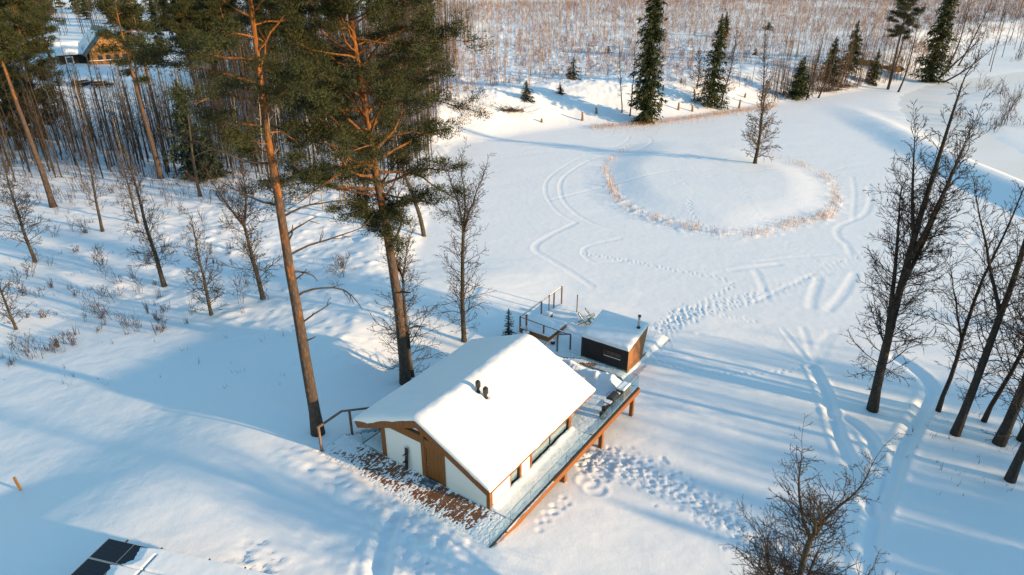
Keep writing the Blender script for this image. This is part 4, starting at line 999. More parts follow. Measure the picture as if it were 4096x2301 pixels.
bare('many stemmed bare tree at the pond edge behind the pine crown', 424, 236, 112, .30, h=15, t0=.25, spread=.16, nb=44, fork=.3, rmin=.018)
bare('twin trunked bare tree in the snow behind the two pines', 368, 219, 113, .26, h=13, t0=.2, spread=.16, nb=40, fork=.12, rmin=.018)
RG = 'dark bare trees at the right edge'
DK_ = dict(mt='bark_dark', mc='twig_dark')
bare('big dark forked bare tree nearest the pond on the right', 872.5, 409.5, 121, .36, h=24, t0=.08, spread=.15, nb=84, lean=(-.07, .02), rz=0, rmin=.013, group=RG, dens=1.2, forks=[(.27, 3.0, .16, .48), (.42, .3, .32, .45), (.5, 5.2, .25, .42), (.6, 2.8, .3, .3)], wob=.012, **DK_)
bare('thin dark leaning tree left of the right hand group', 938, 411, 122, .17, h=19, t0=.20, spread=.18, nb=56, lean=(.04, .0), rz=0, rmin=.012, group=RG, forks=[(.4, 3.4, .3, .35)], **DK_)
bare('knobbly dark trunk second in the right hand group', 955, 434, 123, .29, h=23, t0=.10, spread=.15, nb=70, lean=(.05, .02), rz=0, rmin=.012, group=RG, forks=[(.45, 2.6, .35, .4)], **DK_)
bare('thin dark trunk between the two thicker ones at the right', 983.7, 421, 124, .17, h=19, t0=.12, spread=.18, nb=60, lean=(.03, .0), rz=0, rmin=.012, group=RG, **DK_)
bare('thick dark trunk standing at the right frame edge', 999, 443, 125, .36, h=23, t0=.12, spread=.16, nb=66, lean=(.03, .0), rz=0, rmin=.012, group=RG, forks=[(.3, 3.3, .3, .4), (.4, .8, .3, .4)], **DK_)
bare('dark trunk lowest at the right frame edge', 1010, 480, 126, .28, h=20, t0=.12, spread=.18, nb=56, lean=(.03, 0), rz=0, rmin=.012, group=RG, **DK_)
bare('dark bare tree just outside the thick trunks at far right', 1022, 440, 127, .30, h=23, t0=.10, spread=.18, nb=56, lean=(.0, 0), rz=0, rmin=.013, group=RG, forks=[(.3, 3.0, .4, .4)], **DK_)
pf = at(772, 700, -1.2)
tm, cm = leader_tree(131, 14.0, .22, t0=.34, spread=.20, nb=112, rmin=.0075, dens=1.05, rise=-.15, wob=.05, fork=.70, forks=[(.50, .2, 1.0, .27), (.54, 3.2, 1.0, .27), (.50, 1.7, .9, .26), (.52, 4.8, .9, .26), (.42, 3.9, 1.4, .25), (.44, .9, 1.4, .25), (.60, 2.5, .7, .26), (.60, 5.6, .7, .26)])
place_tree('bare_tree', 'wide twiggy bare tree rising from the bottom edge at the right', pf, tm, cm, M['bark'], M['twig'], .4)
bare('lone bare tree standing on the snowy pond island', 755, 163, 132, .32, h=13.5, t0=.08, spread=.27, nb=95, rmin=.030, dens=.9, lev=2, mc='twig_warm')

# ------------------------------------------------------------------ conifers
def spruce(label, px, py, seed, w, h=None, top=None, m='spruce', group=None, name='spruce_tree', **kw):
    p = ground(px, py); tm, cm = spruce_tree(seed, h or top_h(p, top), w, **kw)
    return place_tree(name, label, p, tm, cm, M['bark'], M[m], seed, group, 'spruce tree')
spruce('tall narrow old spruce at the far pond edge with its top out of frame', 645, 122, 201, 3.4, h=31, ln=.95, wd=.30, step=.55, per=13, droop=.75, gaps=.22, pw=.30)
spruce('dark pointed spruce right of the tall narrow one', 711, 107, 202, 4.4, top=14, ln=.9, wd=.3, step=.6, pw=.8)
spruce('slim spruce standing up on the bank behind the dark pointed one', 724, 37, 203, 3.2, top=12, ln=1.0, wd=.35, step=.7)
spruce('bushy green spruce low on the far bank right of the island tree', 797, 99, 204, 4.2, top=56, ln=.9, wd=.3, step=.6)
spruce('pointed spruce on the bank in the middle of the thicket', 828, 82, 205, 3.6, top=36, ln=.9, wd=.3, step=.6)
spruce('ragged brownish spruce just right of the pointed thicket spruce', 849, 70, 206, 3.6, top=20, ln=1.0, wd=.3, step=.7, gaps=.3)
spruce('big black green spruce at the upper right by the river bend', 929, 82, 207, 5.0, h=29, ln=1.1, wd=.35, step=.65, pw=.5)
spruce('small spruce beside the leaning trunks at the river bank', 872, 84, 208, 2.6, top=50, ln=.8, wd=.25, step=.6, gaps=.3)
YG = 'young conifers on the far bank'
spruce('young spruce by the fallen branches on the far bank', 526, 99.5, 211, 2.0, top=80, m='spruce_blue', group=YG, ln=.6, wd=.2)
spruce('smallest young spruce a little above the pond bank', 560, 94, 212, 1.5, top=82, m='spruce_blue', group=YG, ln=.5, wd=.18)
spruce('snow dusted young conifer highest of the young ones', 573, 79, 213, 2.4, top=57, m='spruce_blue', group=YG, ln=.7, wd=.2, gaps=.4)
spruce('tiny young spruce high up the bank left of the tall spruce', 608, 53, 214, 1.5, top=46, m='spruce_blue', group=YG, ln=.6, wd=.2)
spruce('young dark spruce among birches at the upper right', 768, 30, 215, 2.6, top=22, m='spruce_blue', group=YG, ln=.8, wd=.26)
spruce('young spruce by the stump left of the bushy green spruce', 755, 56, 216, 1.6, top=48, m='spruce_blue', group=YG, ln=.6, wd=.2)
spruce('dark snow laden spruce low in the left forest', 195, 176, 221, 4.6, h=15, ln=.8, wd=.26, step=.5, m='spruce_blue')
spruce('second dark spruce right beside the snow laden one', 213, 178, 222, 3.2, h=9, ln=.7, wd=.24, step=.5, m='spruce_blue')
p = loc(19.9, -12.7, -2.5)
tm, cm = spruce_tree(231, 2.9, .85, ln=.28, wd=.07, step=.2, per=12, gaps=.15, droop=.05)
place_tree('spruce_tree', 'little dark fir standing beside the roof ridge and hot tub', p, tm, cm, M['bark'], M['spruce_blue'], 0, None, 'spruce tree')
# pines of the left forest
PG = 'pines of the left forest'
def fpine(label, px, py, seed, h, r, crown, limbs, lean=(0, 0), **kw): return add_pine(label, px, py, seed, r, limbs, crown, h, lean, group=PG, per=60, cl=1.15, ln=.36, wd=.10, **kw)
fpine('twin topped orange pine in front of the distant cabin', 161, 178.5, 41, 27, .42, [(15, 2.2), (18, 3.2), (22, 4.2), (27, 2.0)], 15, (-.03, 0))
fpine('orange pine stem right behind the twin topped one', 168, 172, 42, 26, .32, [(16, 2.0), (19, 3.0), (23, 3.6), (26, 1.6)], 13, (.01, 0))
fpine('leaning broken stubbed pine trunk near the left edge', 53.5, 207, 43, 26, .40, [(19, 2.0), (22, 3.6), (26, 2.0)], 20, (-.05, 0))
fpine('dense dark pine filling the far left edge', 20, 150, 44, 25, .40, [(1.5, 3.6), (7, 5.4), (15, 5.6), (21, 4.4), (25, 1.5)], 84)
fpine('second dark pine behind the far left edge one', 44, 138, 45, 25, .40, [(2, 3.0), (8, 5.0), (16, 5.2), (22, 4.0), (25, 1.4)], 74)
fpine('dark pine half hidden to the right of the cabin', 200, 104, 46, 23, .36, [(11, 3.0), (14, 4.6), (18, 4.8), (23, 2.0)], 44)
fpine('shaded pine between the cabin and the birches', 240, 100, 47, 24, .36, [(12, 3.0), (15, 4.8), (19, 5.0), (24, 2.0)], 44)
fpine('tall shaded pine behind the orange trunk', 285, 98, 48, 25, .36, [(12, 3.0), (15, 4.6), (19, 5.0), (25, 2.0)], 44)
fpine('thin shaded pine standing just in front of the cabin gable', 143, 108, 54, 20, .3, [(9, 2.0), (12, 3.4), (16, 3.6), (20, 1.6)], 16)
fpine('shaded pine high at the top left corner', 30, 80, 49, 24, .4, [(6, 3.5), (12, 5.5), (18, 5), (24, 2)], 46)
fpine('shaded pine left of the cabin beyond the snowy yard', 50, 58, 50, 22, .4, [(6, 3.5), (11, 5.5), (17, 5), (22, 2)], 40)
fpine('shaded pine well right of the cabin behind birches', 218, 80, 51, 24, .4, [(7, 3.5), (12, 5.5), (18, 5), (24, 2)], 44)
fpine('shaded pine at the top behind the orange trunk', 225, 84, 52, 24, .4, [(7, 3.5), (12, 5.5), (18, 5), (24, 2)], 44)
fpine('slim pine with sparse crown beside the big upper right spruce', 888, 89, 53, 25, .34, [(13, 2.5), (17, 4.2), (21, 4.4), (25, 2)], 30, (.02, 0))
# leaning trees of the river bank
VG = 'bank trees by the river bend'
def bank(label, px, py, seed, r, h, **kw): return bare(label, px, py, seed, r, h=h, rmin=.035, dens=.6, group=VG, rz=0, mt=kw.pop('mt', 'bark'), **kw)
bank('thin leaning larch on the far bank above the island tree', 761, 106, 141, .20, 20, t0=.1, spread=.12, nb=81)
bank('leaning grey trunk sloping right at the foot of the far bank', 888, 89.5, 142, .28, 20, lean=(.10, 0), t0=.3, spread=.12, nb=34)
bank('pale leaning trunk alone on the ice edge at upper right', 898, 92, 143, .26, 19, lean=(.16, 0), t0=.45, spread=.13, nb=26)
bank('arching bare tree bent far over the river ice', 938, 78, 144, .34, 16, lean=(1.0, -.3), t0=.2, spread=.3, nb=40)
bank('second arching bare tree stooping over the river ice', 942, 82, 145, .30, 15, lean=(1.6, -.6), t0=.2, spread=.3, nb=40)
bank('upright dark tree behind the arching ones', 946, 70, 146, .30, 22, lean=(.25, 0), t0=.2, spread=.2, nb=44)
bank('upright dark tree far right behind the arching ones', 958, 66, 147, .30, 22, lean=(.35, 0), t0=.2, spread=.2, nb=44)
bank('slanting tree rising from the washed out bank roots', 818, 98, 148, .24, 14, lean=(.35, 0), t0=.15, spread=.2, nb=36)
bank('thin bent tree at the shore left of the washed out roots', 806, 100, 149, .18, 12, lean=(.12, 0), t0=.15, spread=.2, nb=36)
bank('tall thin bare tree close to the pointed thicket spruce', 838, 90, 150, .18, 15, lean=(.1, 0), t0=.2, spread=.18, nb=36)
bank('forked thin tree right of the bushy green spruce', 811, 84, 151, .18, 13, lean=(.05, 0), t0=.2, spread=.18, nb=30)
bank('bare tree standing close right of the dark pointed spruce', 721, 105, 152, .20, 17, lean=(.03, 0), t0=.15, spread=.16, nb=54)
bank('multi twigged small tree left of the dark pointed spruce', 697, 88, 153, .16, 9, t0=.02, spread=.35, nb=50)
bank('slender tree trio base just left of the tall narrow spruce', 630, 116, 154, .16, 14, t0=.3, spread=.14, nb=30)
bank('slender bare tree leaning left of the tall narrow spruce', 622, 113, 155, .14, 13, t0=.3, spread=.14, nb=30)

# ------------------------------------------------------------------ birch woods
def birch_mesh(seed, h, r, nb=16, rmin=.02):
    rg = random.Random(seed); segs = []; pts, dirs = path(rg, (0, 0, -.2), (0, 0, 1), h, 7, .035, .05); emit(segs, pts, r, r*.3)
    for k in range(nb):
        t = .38+.6*(k+rg.random())/nb; i = min(int(t*7), 6); q = pts[i]; a = k*2.4; el = rg.uniform(.7, 1.15)
        twiggy(rg, segs, q, (math.cos(a)*math.cos(el), math.sin(a)*math.cos(el), math.sin(el)), h*.17*rg.uniform(.6, 1.2)*(1.2-t), rmin*1.3, 1, rmin, .15, .03, .8)
    V, F = tubes(segs, 4); return smooth(mesh_np('birch', V, F))
def cheap_tree(seed, h, r, nb, tw, sub=1, wob=.03, t0=.35, spread=.16):
    """far tree: thin stem tube with sliver twigs"""
    rg = random.Random(seed); segs = []; pts, _d = path(rg, (0, 0, -.2), (0, 0, 1), h, 4, wob, .05); emit(segs, pts, r, r*.3)
    V, F = tubes(segs, 3); F = np.concatenate([F[:, [0, 1, 2]], F[:, [0, 2, 3]]]); P = []; D = []; L = []
    for k in range(nb):
        t = t0+(.98-t0)*(k+rg.random())/nb; i = min(int(t*4), 3); f = t*4-i; q = tuple(pts[i][j]*(1-f)+pts[i+1][j]*f for j in range(3)); a = k*2.4; el = rg.uniform(.5, 1.15)
        d = (math.cos(a)*math.cos(el), math.sin(a)*math.cos(el), math.sin(el)); l_ = h*spread*rg.uniform(.6, 1.3)*(1.25-t); P.append(q); D.append(d); L.append(l_)
        for e in range(sub):
            f = rg.uniform(.3, .8); P.append(tuple(q[j]+d[j]*l_*f for j in range(3))); D.append((d[0]+rg.gauss(0, .5), d[1]+rg.gauss(0, .5), d[2]+.2)); L.append(l_*.5)
    V2, F2 = shards(np.array(P), np.array(D), np.array(L), tw); return mesh_np('stem', np.concatenate([V, V2]), np.concatenate([F, F2+len(V)]))
BV = [birch_mesh(300+i, [12, 14, 15, 13, 10, 17, 8, 13][i], .08, 14, .018) for i in range(8)]
for m_ in BV: m_.materials.append(M['birch'])
BL = [birch_mesh(330+i, [15, 17, 14, 16][i], .13, 20, .022) for i in range(4)]
for m_ in BL: m_.materials.append(M['birch_white'])
AL = [birch_mesh(350+i, [15, 17, 14, 16][i], .12, 26, .024) for i in range(4)]
for m_ in AL: m_.materials.append(M['bark'])
def birch(me_, p, s, rz, lab, grp): 
    o = bpy.data.objects.new('birch_tree', me_); COL.objects.link(o); o.location = p; o.rotation_euler = (RNG.normal(0, .02), RNG.normal(0, .02), rz); o.scale = (s, s, s)
    tag(o, lab, 'birch tree', grp); return o
n = 0
for k in range(4000):
    px, py = RNG.uniform(425, 905), RNG.uniform(28, 104)
    p = ground(px, py); d = p[1]-np.interp(p[0], SHX, SHY)
    if d < 13 or (d < 30 and RNG.random() < .8) or (570 < px < 700 and d < 38): continue
    birch(BV[n % 8], p, RNG.uniform(.75, 1.15), RNG.uniform(0, 6.28), 'thin pale birch in the young wood beyond the pond', 'young birches beyond the pond'); n += 1
    if n >= 190: break
WO = {268: 'leftmost', 277: 'second', 296.6: 'third', 315: 'fourth', 323: 'fifth', 341: 'sixth', 346: 'seventh', 352: 'rightmost'}
for px, py in ((296.6, 204.8), (323, 208.5), (277, 204), (341, 203.5), (346, 203), (315, 190), (352, 196), (268, 190)):
    birch(BL[int(px) % 4], ground(px, py), 1, px, 'white stemmed birch behind the tall pine, %s of eight%s' % (WO[px], '' if px in (268, 352) else ' from the left'), 'white birches behind the tall pine')
n = 0
for k in range(3000):
    px, py = RNG.uniform(60, 440), RNG.uniform(118, 186)
    if px < 130 and py < 150 and RNG.random() < .85: continue
    if px < 215 and py > 165: continue
    p = ground(px, py)
    if p[0] > -13: continue
    q = RNG.random()
    birch((BL if q < .25 else AL)[n % 4], p, RNG.uniform(.7, 1.05), RNG.uniform(0, 6.28), 'slim bare stem in the dense wood left of the pond', 'slim stems of the left wood'); n += 1
    if n >= 105: break
def scatter(name, label, meshes, P, S, R, m):
    """many copies of small plants joined into one mesh"""
    Vs, Fs, o = [], [], 0
    arr = []
    for me_ in meshes:
        v = np.empty(len(me_.vertices)*3, np.float32); me_.vertices.foreach_get('co', v); li = np.empty(len(me_.loops), np.int32); me_.loops.foreach_get('vertex_index', li)
        k = len(li)//len(me_.polygons); arr.append((v.reshape(-1, 3), li.reshape(-1, k)))
    for i, (p, s, r) in enumerate(zip(P, S, R)):
        v, f = arr[i % len(arr)]; c, q = math.cos(r), math.sin(r)
        w = np.stack([v[:, 0]*c-v[:, 1]*q, v[:, 0]*q+v[:, 1]*c, v[:, 2]], 1)*s+np.asarray(p); Vs.append(w); Fs.append(f+o); o += len(v)
    ob = obj(name, mesh_np(name, np.concatenate(Vs), np.concatenate(Fs)), m); kind(ob, 'stuff'); tag(ob, label, name.split('_')[-1]); return ob
# the rest of the young wood, too many to count
SB = [cheap_tree(370+i, [10, 14, 12, 16, 9, 13][i], .085, 9, .05) for i in range(6)]
n = 4200; X = RNG.uniform(-60, 520, n*4); D_ = 24+560*RNG.random(n*4)**.8; Y = np.interp(X, SHX, SHY)+D_
ok = (np.abs(X) < .80*Y+20) & (D_ > 24); X, Y = X[ok][:n], Y[ok][:n]; Zs = terr(X, Y)
scatter('birch_wood', 'distant young birch wood rising to the top of the picture', SB, np.stack([X, Y, Zs], 1), RNG.uniform(.7, 1.2, len(X)), RNG.uniform(0, 6.28, len(X)), M['birch'])
def brush_mesh(seed, h, ns, rmin, lev=0):
    rg = random.Random(seed); segs = []
    for k in range(ns):
        a = rg.uniform(0, 6.28); t = rg.uniform(.05, .45); twiggy(rg, segs, (rg.gauss(0, .12), rg.gauss(0, .12), -.1), vnorm((math.cos(a)*t, math.sin(a)*t, 1)), h*rg.uniform(.5, 1.1), rmin, lev, rmin, .1, .04, .9)
    V, F = tubes(segs, 3); return mesh_np('brush', V, F)
def brush_shards(seed, h, ns, wd):
    rg = random.Random(seed); P = []; D = []; L = []
    for k in range(ns):
        a_ = rg.uniform(0, 6.28); t = rg.uniform(.03, .5); q = (rg.gauss(0, .25), rg.gauss(0, .25), -.1); d = (math.cos(a_)*t, math.sin(a_)*t, 1); l_ = h*rg.uniform(.35, 1.15)
        P.append(q); D.append(d); L.append(l_)
        for e in range(2):
            f = rg.uniform(.3, .8); d2 = (d[0]+rg.gauss(0, .5), d[1]+rg.gauss(0, .5), .8); P.append(tuple(q[j]+d[j]*l_*f*.9 for j in range(3))); D.append(d2); L.append(l_*.4)
    V, F = shards(np.array(P), np.array(D), np.array(L), wd); return mesh_np('brush', V, F)
BR = [brush_shards(400+i, [2.2, 1.4, 3.0, 1.8, 2.4, 1.2, 3.4, 1.6][i], 5, .05) for i in range(8)]
n = 30000; X = RNG.uniform(-70, 430, n*4); D_ = 12+RNG.random(n*4)**1.3*380; Y = np.interp(X, SHX, SHY)+D_
dn = fbm(X/14, Y/14, 3); ok = (np.abs(X) < .80*Y+15) & (dn > -.30+.42*np.clip(1-D_/55, 0, 1)); X, Y = X[ok][:n], Y[ok][:n]; Zs = terr(X, Y)
scatter('russet_brush', 'russet twiggy undergrowth covering the snowy ground beyond the pond', BR, np.stack([X, Y, Zs], 1), RNG.uniform(.6, 1.5, len(X)), RNG.uniform(0, 6.28, len(X)), M['brush'])
n = 2300; X = RNG.uniform(-160, -16, n*6); Y = RNG.uniform(90, 230, n*6); ok = (np.abs(X) < .80*Y+5) & ~((X < -.44*Y) & (X > -.68*Y) & (Y > 135) & (Y < 225)); X, Y = X[ok][:n], Y[ok][:n]; Zs = terr(X, Y)
scatter('wood_undergrowth', 'dark twiggy undergrowth between the stems of the left wood', BR, np.stack([X, Y, Zs], 1), RNG.uniform(.7, 1.6, len(X)), RNG.uniform(0, 6.28, len(X)), M['shrub'])
CW = [cheap_tree(380+i, [15, 17, 14, 16, 12, 18][i], .12, 26, .05, 2, .03, .25, .17) for i in range(6)]
n = 1000; X = RNG.uniform(-230, -16, n*6); Y = RNG.uniform(100, 330, n*6); ok = (np.abs(X) < .80*Y+5) & ~((X < -.44*Y) & (X > -.70*Y) & (Y < 260)); X, Y = X[ok][:n], Y[ok][:n]; Zs = terr(X, Y)
scatter('left_wood', 'dense bare wood behind the left slope', CW, np.stack([X, Y, Zs], 1), RNG.uniform(.7, 1.1, len(X)), RNG.uniform(0, 6.28, len(X)), M['bark'])
n = 1150; X = RNG.uniform(-100, -14, n*6); Y = RNG.uniform(104, 185, n*6); ok = (np.abs(X) < .80*Y+5) & ~((X < -.46*Y) & (Y > 135)); X, Y = X[ok][:n], Y[ok][:n]; Zs = terr(X, Y)
scatter('left_wood_front', 'close set bare stems at the front of the left wood', CW, np.stack([X, Y, Zs], 1), RNG.uniform(.55, 1.1, len(X)), RNG.uniform(0, 6.28, len(X)), M['bark_dark'])
# shrubs on the left slope
SH = [brush_mesh(430+i, [1.3, .9, 1.9, .7, 1.2, 2.3, 1.6, .8, 1.5, 2.0][i], [14, 9, 7, 8, 18, 4, 6, 12, 9, 5][i], .011, [1, 0, 1, 0, 0, 2, 1, 1, 1, 2][i]) for i in range(10)]
for m_ in SH: m_.materials.append(M['shrub'])
n = 0
spots = [(100,325),(118,318),(128,328),(145,322),(160,330),(88,318),(60,345),(50,350),(40,355),(28,357),(70,340),(122,280),(135,285),(90,232),(80,224),(72,236),(150,262),(152,300),(185,240),(200,245),(215,260),(225,228),(60,210),(110,200),(128,205),(30,275),(45,290),(8,362),(170,258),(190,215),(340,262),(352,272),(335,280),(165,315),(178,318),(100,262),(66,262),(84,288),(112,300),(140,240),(236,250),(246,300),(20,300),(36,318)]
for px, py in spots:
    for r_ in range(3):
        p = ground(px+RNG.normal(0, 8), py+RNG.normal(0, 5))
        o = obj('shrub', SH[(n*7) % 10], None); o.location = p; o.scale = (RNG.uniform(.7, 1.7), RNG.uniform(.7, 1.7), RNG.uniform(.7, 1.35)); o.rotation_euler = (0, 0, RNG.uniform(0, 6.28)); n += 1
        tag(o, 'low twiggy leafless shrub poking through the snow on the left slope', 'shrub', 'leafless shrubs on the left slope')
ST = [brush_mesh(450+i, .55, 3, .010) for i in range(5)]
P = []
for k in range(230):
    px, py = RNG.uniform(0, 330), RNG.uniform(190, 420)
    if RNG.random() < (py-190)/300: continue
    P.append(ground(px, py))
for k in range(40): P.append(ground(RNG.uniform(900, 1020), RNG.uniform(400, 500)))
scatter('dry_stalks', 'scattered dry weed stalks sticking out of the snow', ST, P, RNG.uniform(.6, 1.4, len(P)), RNG.uniform(0, 6.28, len(P)), M['shrub'])
# reeds round the island and along the far shore
def reeds():
    P = []
    for k in range(13000):
        a = RNG.uniform(0, 6.283); ca, sa = math.cos(a), math.sin(a)
        den = np.interp(math.degrees(a), [0, 20, 45, 70, 100, 130, 160, 190, 215, 240, 265, 290, 315, 340, 350, 360], [.9, .5, .04, .02, .05, .15, .35, .8, 1, .9, .55, .8, .9, .3, .3, .9])
        clump = .5+float(fbm(np.array(a*14), np.array(3.3), 3))
        if RNG.random() > den*max(clump-.05, .05)*.42: continue
        e = (1.0+RNG.normal(0, .022)-abs(RNG.normal(0, .022)))*float(isl_f(a)); P.append((ICX+IRX*e*ca, ICY+IRY*e*sa))
    for k in range(2600):
        px = RNG.uniform(585, 800); x = at(px, 118, POND)[0]; y = np.interp(x, SHX, SHY)-RNG.exponential(1.6)+.6; P.append((x, y))
    P = np.array(P); z = terr(P[:, 0], P[:, 1]); P = np.stack([P[:, 0], P[:, 1], z-.05], 1)
    D = RNG.normal(0, .16, P.shape); D[:, 2] = 1; h = RNG.uniform(.35, 1.05, len(P))
    V, F = shards(P, D, h, .045)
    q = P+D/np.linalg.norm(D, axis=1, keepdims=True)*(h*.72)[:, None]; V2, F2 = shards(q, D+RNG.normal(0, .1, D.shape), h*.3, .08)
    return np.concatenate([V, V2]), np.concatenate([F, F2+len(V)])
V, F = reeds(); o = obj('reeds', mesh_np('reeds', V, F), M['reed']); kind(o, 'stuff'); tag(o, 'dry golden reeds fringing the island and the pond shore', 'reeds')
# stumps and cut poles on the far bank
_so = sorted(range(12), key=lambda i: [770,900,1505,1665,1795,1810,2230,2285,1520,1690,390,1815][i]); _ow = ['leftmost', 'second', 'third', 'fourth', 'fifth', 'sixth', 'seventh', 'eighth', 'ninth', 'tenth', 'eleventh', 'rightmost']
STL = [''] * 12
for k, i in enumerate(_so): STL[i] = 'pale broken stump on the far bank, %s of twelve%s' % (_ow[k], '' if k in (0, 11) else ' counted from the left')
zz = lambda x, y: ((2000+.42852*x)/4, .42852*y/4)
for i, (x, y, yt) in enumerate([(770,1125,1040),(900,1060,1000),(1505,995,915),(1665,1025,955),(1795,1040,980),(1810,940,900),(2230,1015,930),(2285,910,870),(1520,835,795),(1690,770,725),(390,1140,1105),(1815,865,830)]):
    p = ground(*zz(x, y)); h = max(.6, top_h(p, zz(x, yt)[1]))
    s = thing('tree_stump', STL[i], 'stump', p, 0, 'stumps on the far bank')
    a = RNG.uniform(-.12, .12); obj('stem', MB().tube([(0, 0, -.2), (a*.3, 0, h*.4), (a, 0, h)], [.34, .24, .20], 8), M['stump'], s); obj('snow', MB().tube([(a, 0, h+.001), (a, 0, h+.1)], [.19, .1], 8), M['snow_lump'], s)
def log_pile(label, px, py, seed, n, L):
    p = ground(px, py); rg = random.Random(seed); segs = []
    t = thing('fallen_branches', label, 'branches', p)
    for k in range(n): 
        q = (rg.gauss(0, 1.6), rg.gauss(0, .6), .2+rg.random()*.4); a = rg.uniform(-.5, .5)+(math.pi if rg.random() < .5 else 0)
        twiggy(rg, segs, q, vnorm((math.cos(a), math.sin(a), rg.uniform(-.05, .35))), L*rg.uniform(.5, 1), .06, 1, .03, .2, .02)
    V, F = tubes(segs); kind(obj('twigs', mesh_np('twigs', V, F), M['twig'], t), 'stuff')
    obj('log', MB().tube([(-1, 0, .35), (3.0, -.3, .45)], [.22, .16], 8), M['stump'], t)
log_pile('heap of fallen branches on the far bank behind the pine crown', 510, 112, 5, 40, 3.5)
log_pile('tangle of washed out roots at the foot of the upper right bank', 826, 92, 6, 46, 3.5)
log_pile('brown root tangle under the overhanging bank by the spruces', 845, 88, 7, 40, 3)
for lab, px, py, sx in (('brown bare earth overhang on the upper right bank', 859, 64, 5.5), ('second brown earth overhang nearer the big dark spruce', 890, 70, 4.5)):
    p = ground(px, py); q = thing('earth_overhang', lab, 'earth bank', p)
    V = []; 
    for i in range(13):
        t = i/12*2-1
        for j, (yy, z_) in enumerate(((0, -.8), (-.9, .1), (-.9, 1.0), (0.4, 1.5))): V.append((t*sx, yy*(1-t*t*.6)+.3*math.sin(i*2.1), z_*(1-t*t*.7)+.2*math.sin(i*1.7+j)))
    obj('face', MB().add(V, [(i*4+j, (i+1)*4+j, (i+1)*4+j+1, i*4+j+1) for i in range(12) for j in range(3)]), M['earth'], q)
# brush along the river at the upper right
X = []; 
for px, py in [(985,88),(1000,95),(1015,100),(960,118),(990,130),(1008,122),(1020,60),(1005,45),(985,38),(1018,30),(1010,110),(1022,125),(1000,20),(970,25),(1015,12)]:
    for k in range(9): X.append(ground(px+RNG.normal(0, 5), py+RNG.normal(0, 2)))
scatter('river_brush', 'dark leafless brush along the river at the upper right corner', BR, X, RNG.uniform(1, 2.2, len(X)), RNG.uniform(0, 6.28, len(X)), M['shrub'])

X = np.concatenate([RNG.uniform(150, 330, 260)]); Y = RNG.uniform(205, 420, len(X)); ok = (X > .62*Y) & (X < .86*Y); X, Y = X[ok], Y[ok]
scatter('river_wood', 'dark bare wood beyond the river at the upper right', CW, np.stack([X, Y, terr(X, Y)], 1), RNG.uniform(.8, 1.3, len(X)), RNG.uniform(0, 6.28, len(X)), M['bark_dark'])
FS = [spruce_tree(560+i, 19, 3.4, ln=1.5, wd=.6, step=1.7, per=7)[1] for i in range(3)]
X = RNG.uniform(-330, -40, 400); Y = RNG.uniform(215, 460, 400); ok = (np.abs(X) < .82*Y) & ~((X < -.50*Y) & (X > -.72*Y) & (Y < 290)); X, Y = X[ok][:110], Y[ok][:110]
scatter('far_conifers', 'dark conifer wood far behind the cabin at the top left', FS, np.stack([X, Y, terr(X, Y)], 1), RNG.uniform(.7, 1.2, len(X)), RNG.uniform(0, 6.28, len(X)), M['spruce'])
P = []
for k in range(600):
    px = RNG.uniform(765, 950); P.append(ground(px, np.interp(px, [760, 860, 950], [104, 88, 72])-abs(RNG.normal(0, 11))))
scatter('bank_thicket', 'tangled bare thicket along the upper right pond bank', BR+CW[:1]*0, P[:330], RNG.uniform(.9, 2.0, 330), RNG.uniform(0, 6.28, 330), M['shrub'])
scatter('bank_saplings', 'thin bare saplings along the upper right pond bank', CW, P[330:], RNG.uniform(.3, .85, 270), RNG.uniform(0, 6.28, 270), M['twig_warm'])
# ------------------------------------------------------------------ distant cabin and two parked cars
cp = ground(114, 63)
cab = thing('log_cabin', 'distant log cabin with steep dark roof behind the left pines', 'cabin', cp, math.radians(40)); cab.scale = (1.22, 1.22, 1.22)
W2, L2, EH, RH = 4.6, 6.5, 2.6, 7.6
obj('wall', MB().box(-W2, W2, .0, 2*L2, -1, EH), M['log_dark'], cab)
gb_ = MB().prism_xz([(-W2, EH+.001), (W2, EH+.001), (0, RH-.2)], .02, 2*L2); obj('loft', gb_, M['log_dark'], cab)
for k in range(9):
    z0 = EH+(RH-EH)*k/9; z1 = EH+(RH-EH)*(k+1)/9-.03; a = W2*(1-k/9)-.1; b = W2*(1-(k+1)/9)-.05
    obj('gable_log', MB().prism_xz([(-a, z0), (a, z0), (max(b, .02), z1), (-max(b, .02), z1)], -.12, .018), M['log'], cab)
for k in range(6): obj('wall_log', MB().box(-W2-.02, W2+.02, -.1, -.002, -.4+.5*k, .06+.5*k), M['log'], cab)
for s in (-1, 1):
    pr_ = [(s*(W2+1.0), EH-.9), (0, RH), (0, RH+.2), (s*(W2+1.0), EH-.7)]
    r_ = obj('roof', MB().prism_xz(pr_ if s > 0 else pr_[::-1], -.9, 2*L2+.5), M['roof_teal'], cab)
    pr_ = [(s*(W2+1.0), EH-.695), (s*1.2, RH-1.1), (s*1.2, RH-.8), (s*(W2+1.0), EH-.5)]
    obj('snow', MB().prism_xz([(x_, z_) for x_, z_ in (pr_ if s > 0 else pr_[::-1])], 3.4, 2*L2+.4), M['snow_roof'], r_)
for x_ in (-2.6, -.9, .9, 2.6):
    w_ = obj('window', MB().box(x_-.5, x_+.5, -.13, -.101, .8, 1.9), M['carglass'], cab); obj('frame', MB().box(x_-.58, x_+.58, -.128, -.103, .7, .79), M['white'], w_)
obj('porch_rail', MB().box(-W2-.6, W2+.6, -1.6, -1.5, .9, 1.02), M['white'], cab)
for k in range(12): obj('baluster', MB().box(-W2-.5+k*.86, -W2-.38+k*.86, -1.6, -1.5, -.2, .899), M['log'], cab)
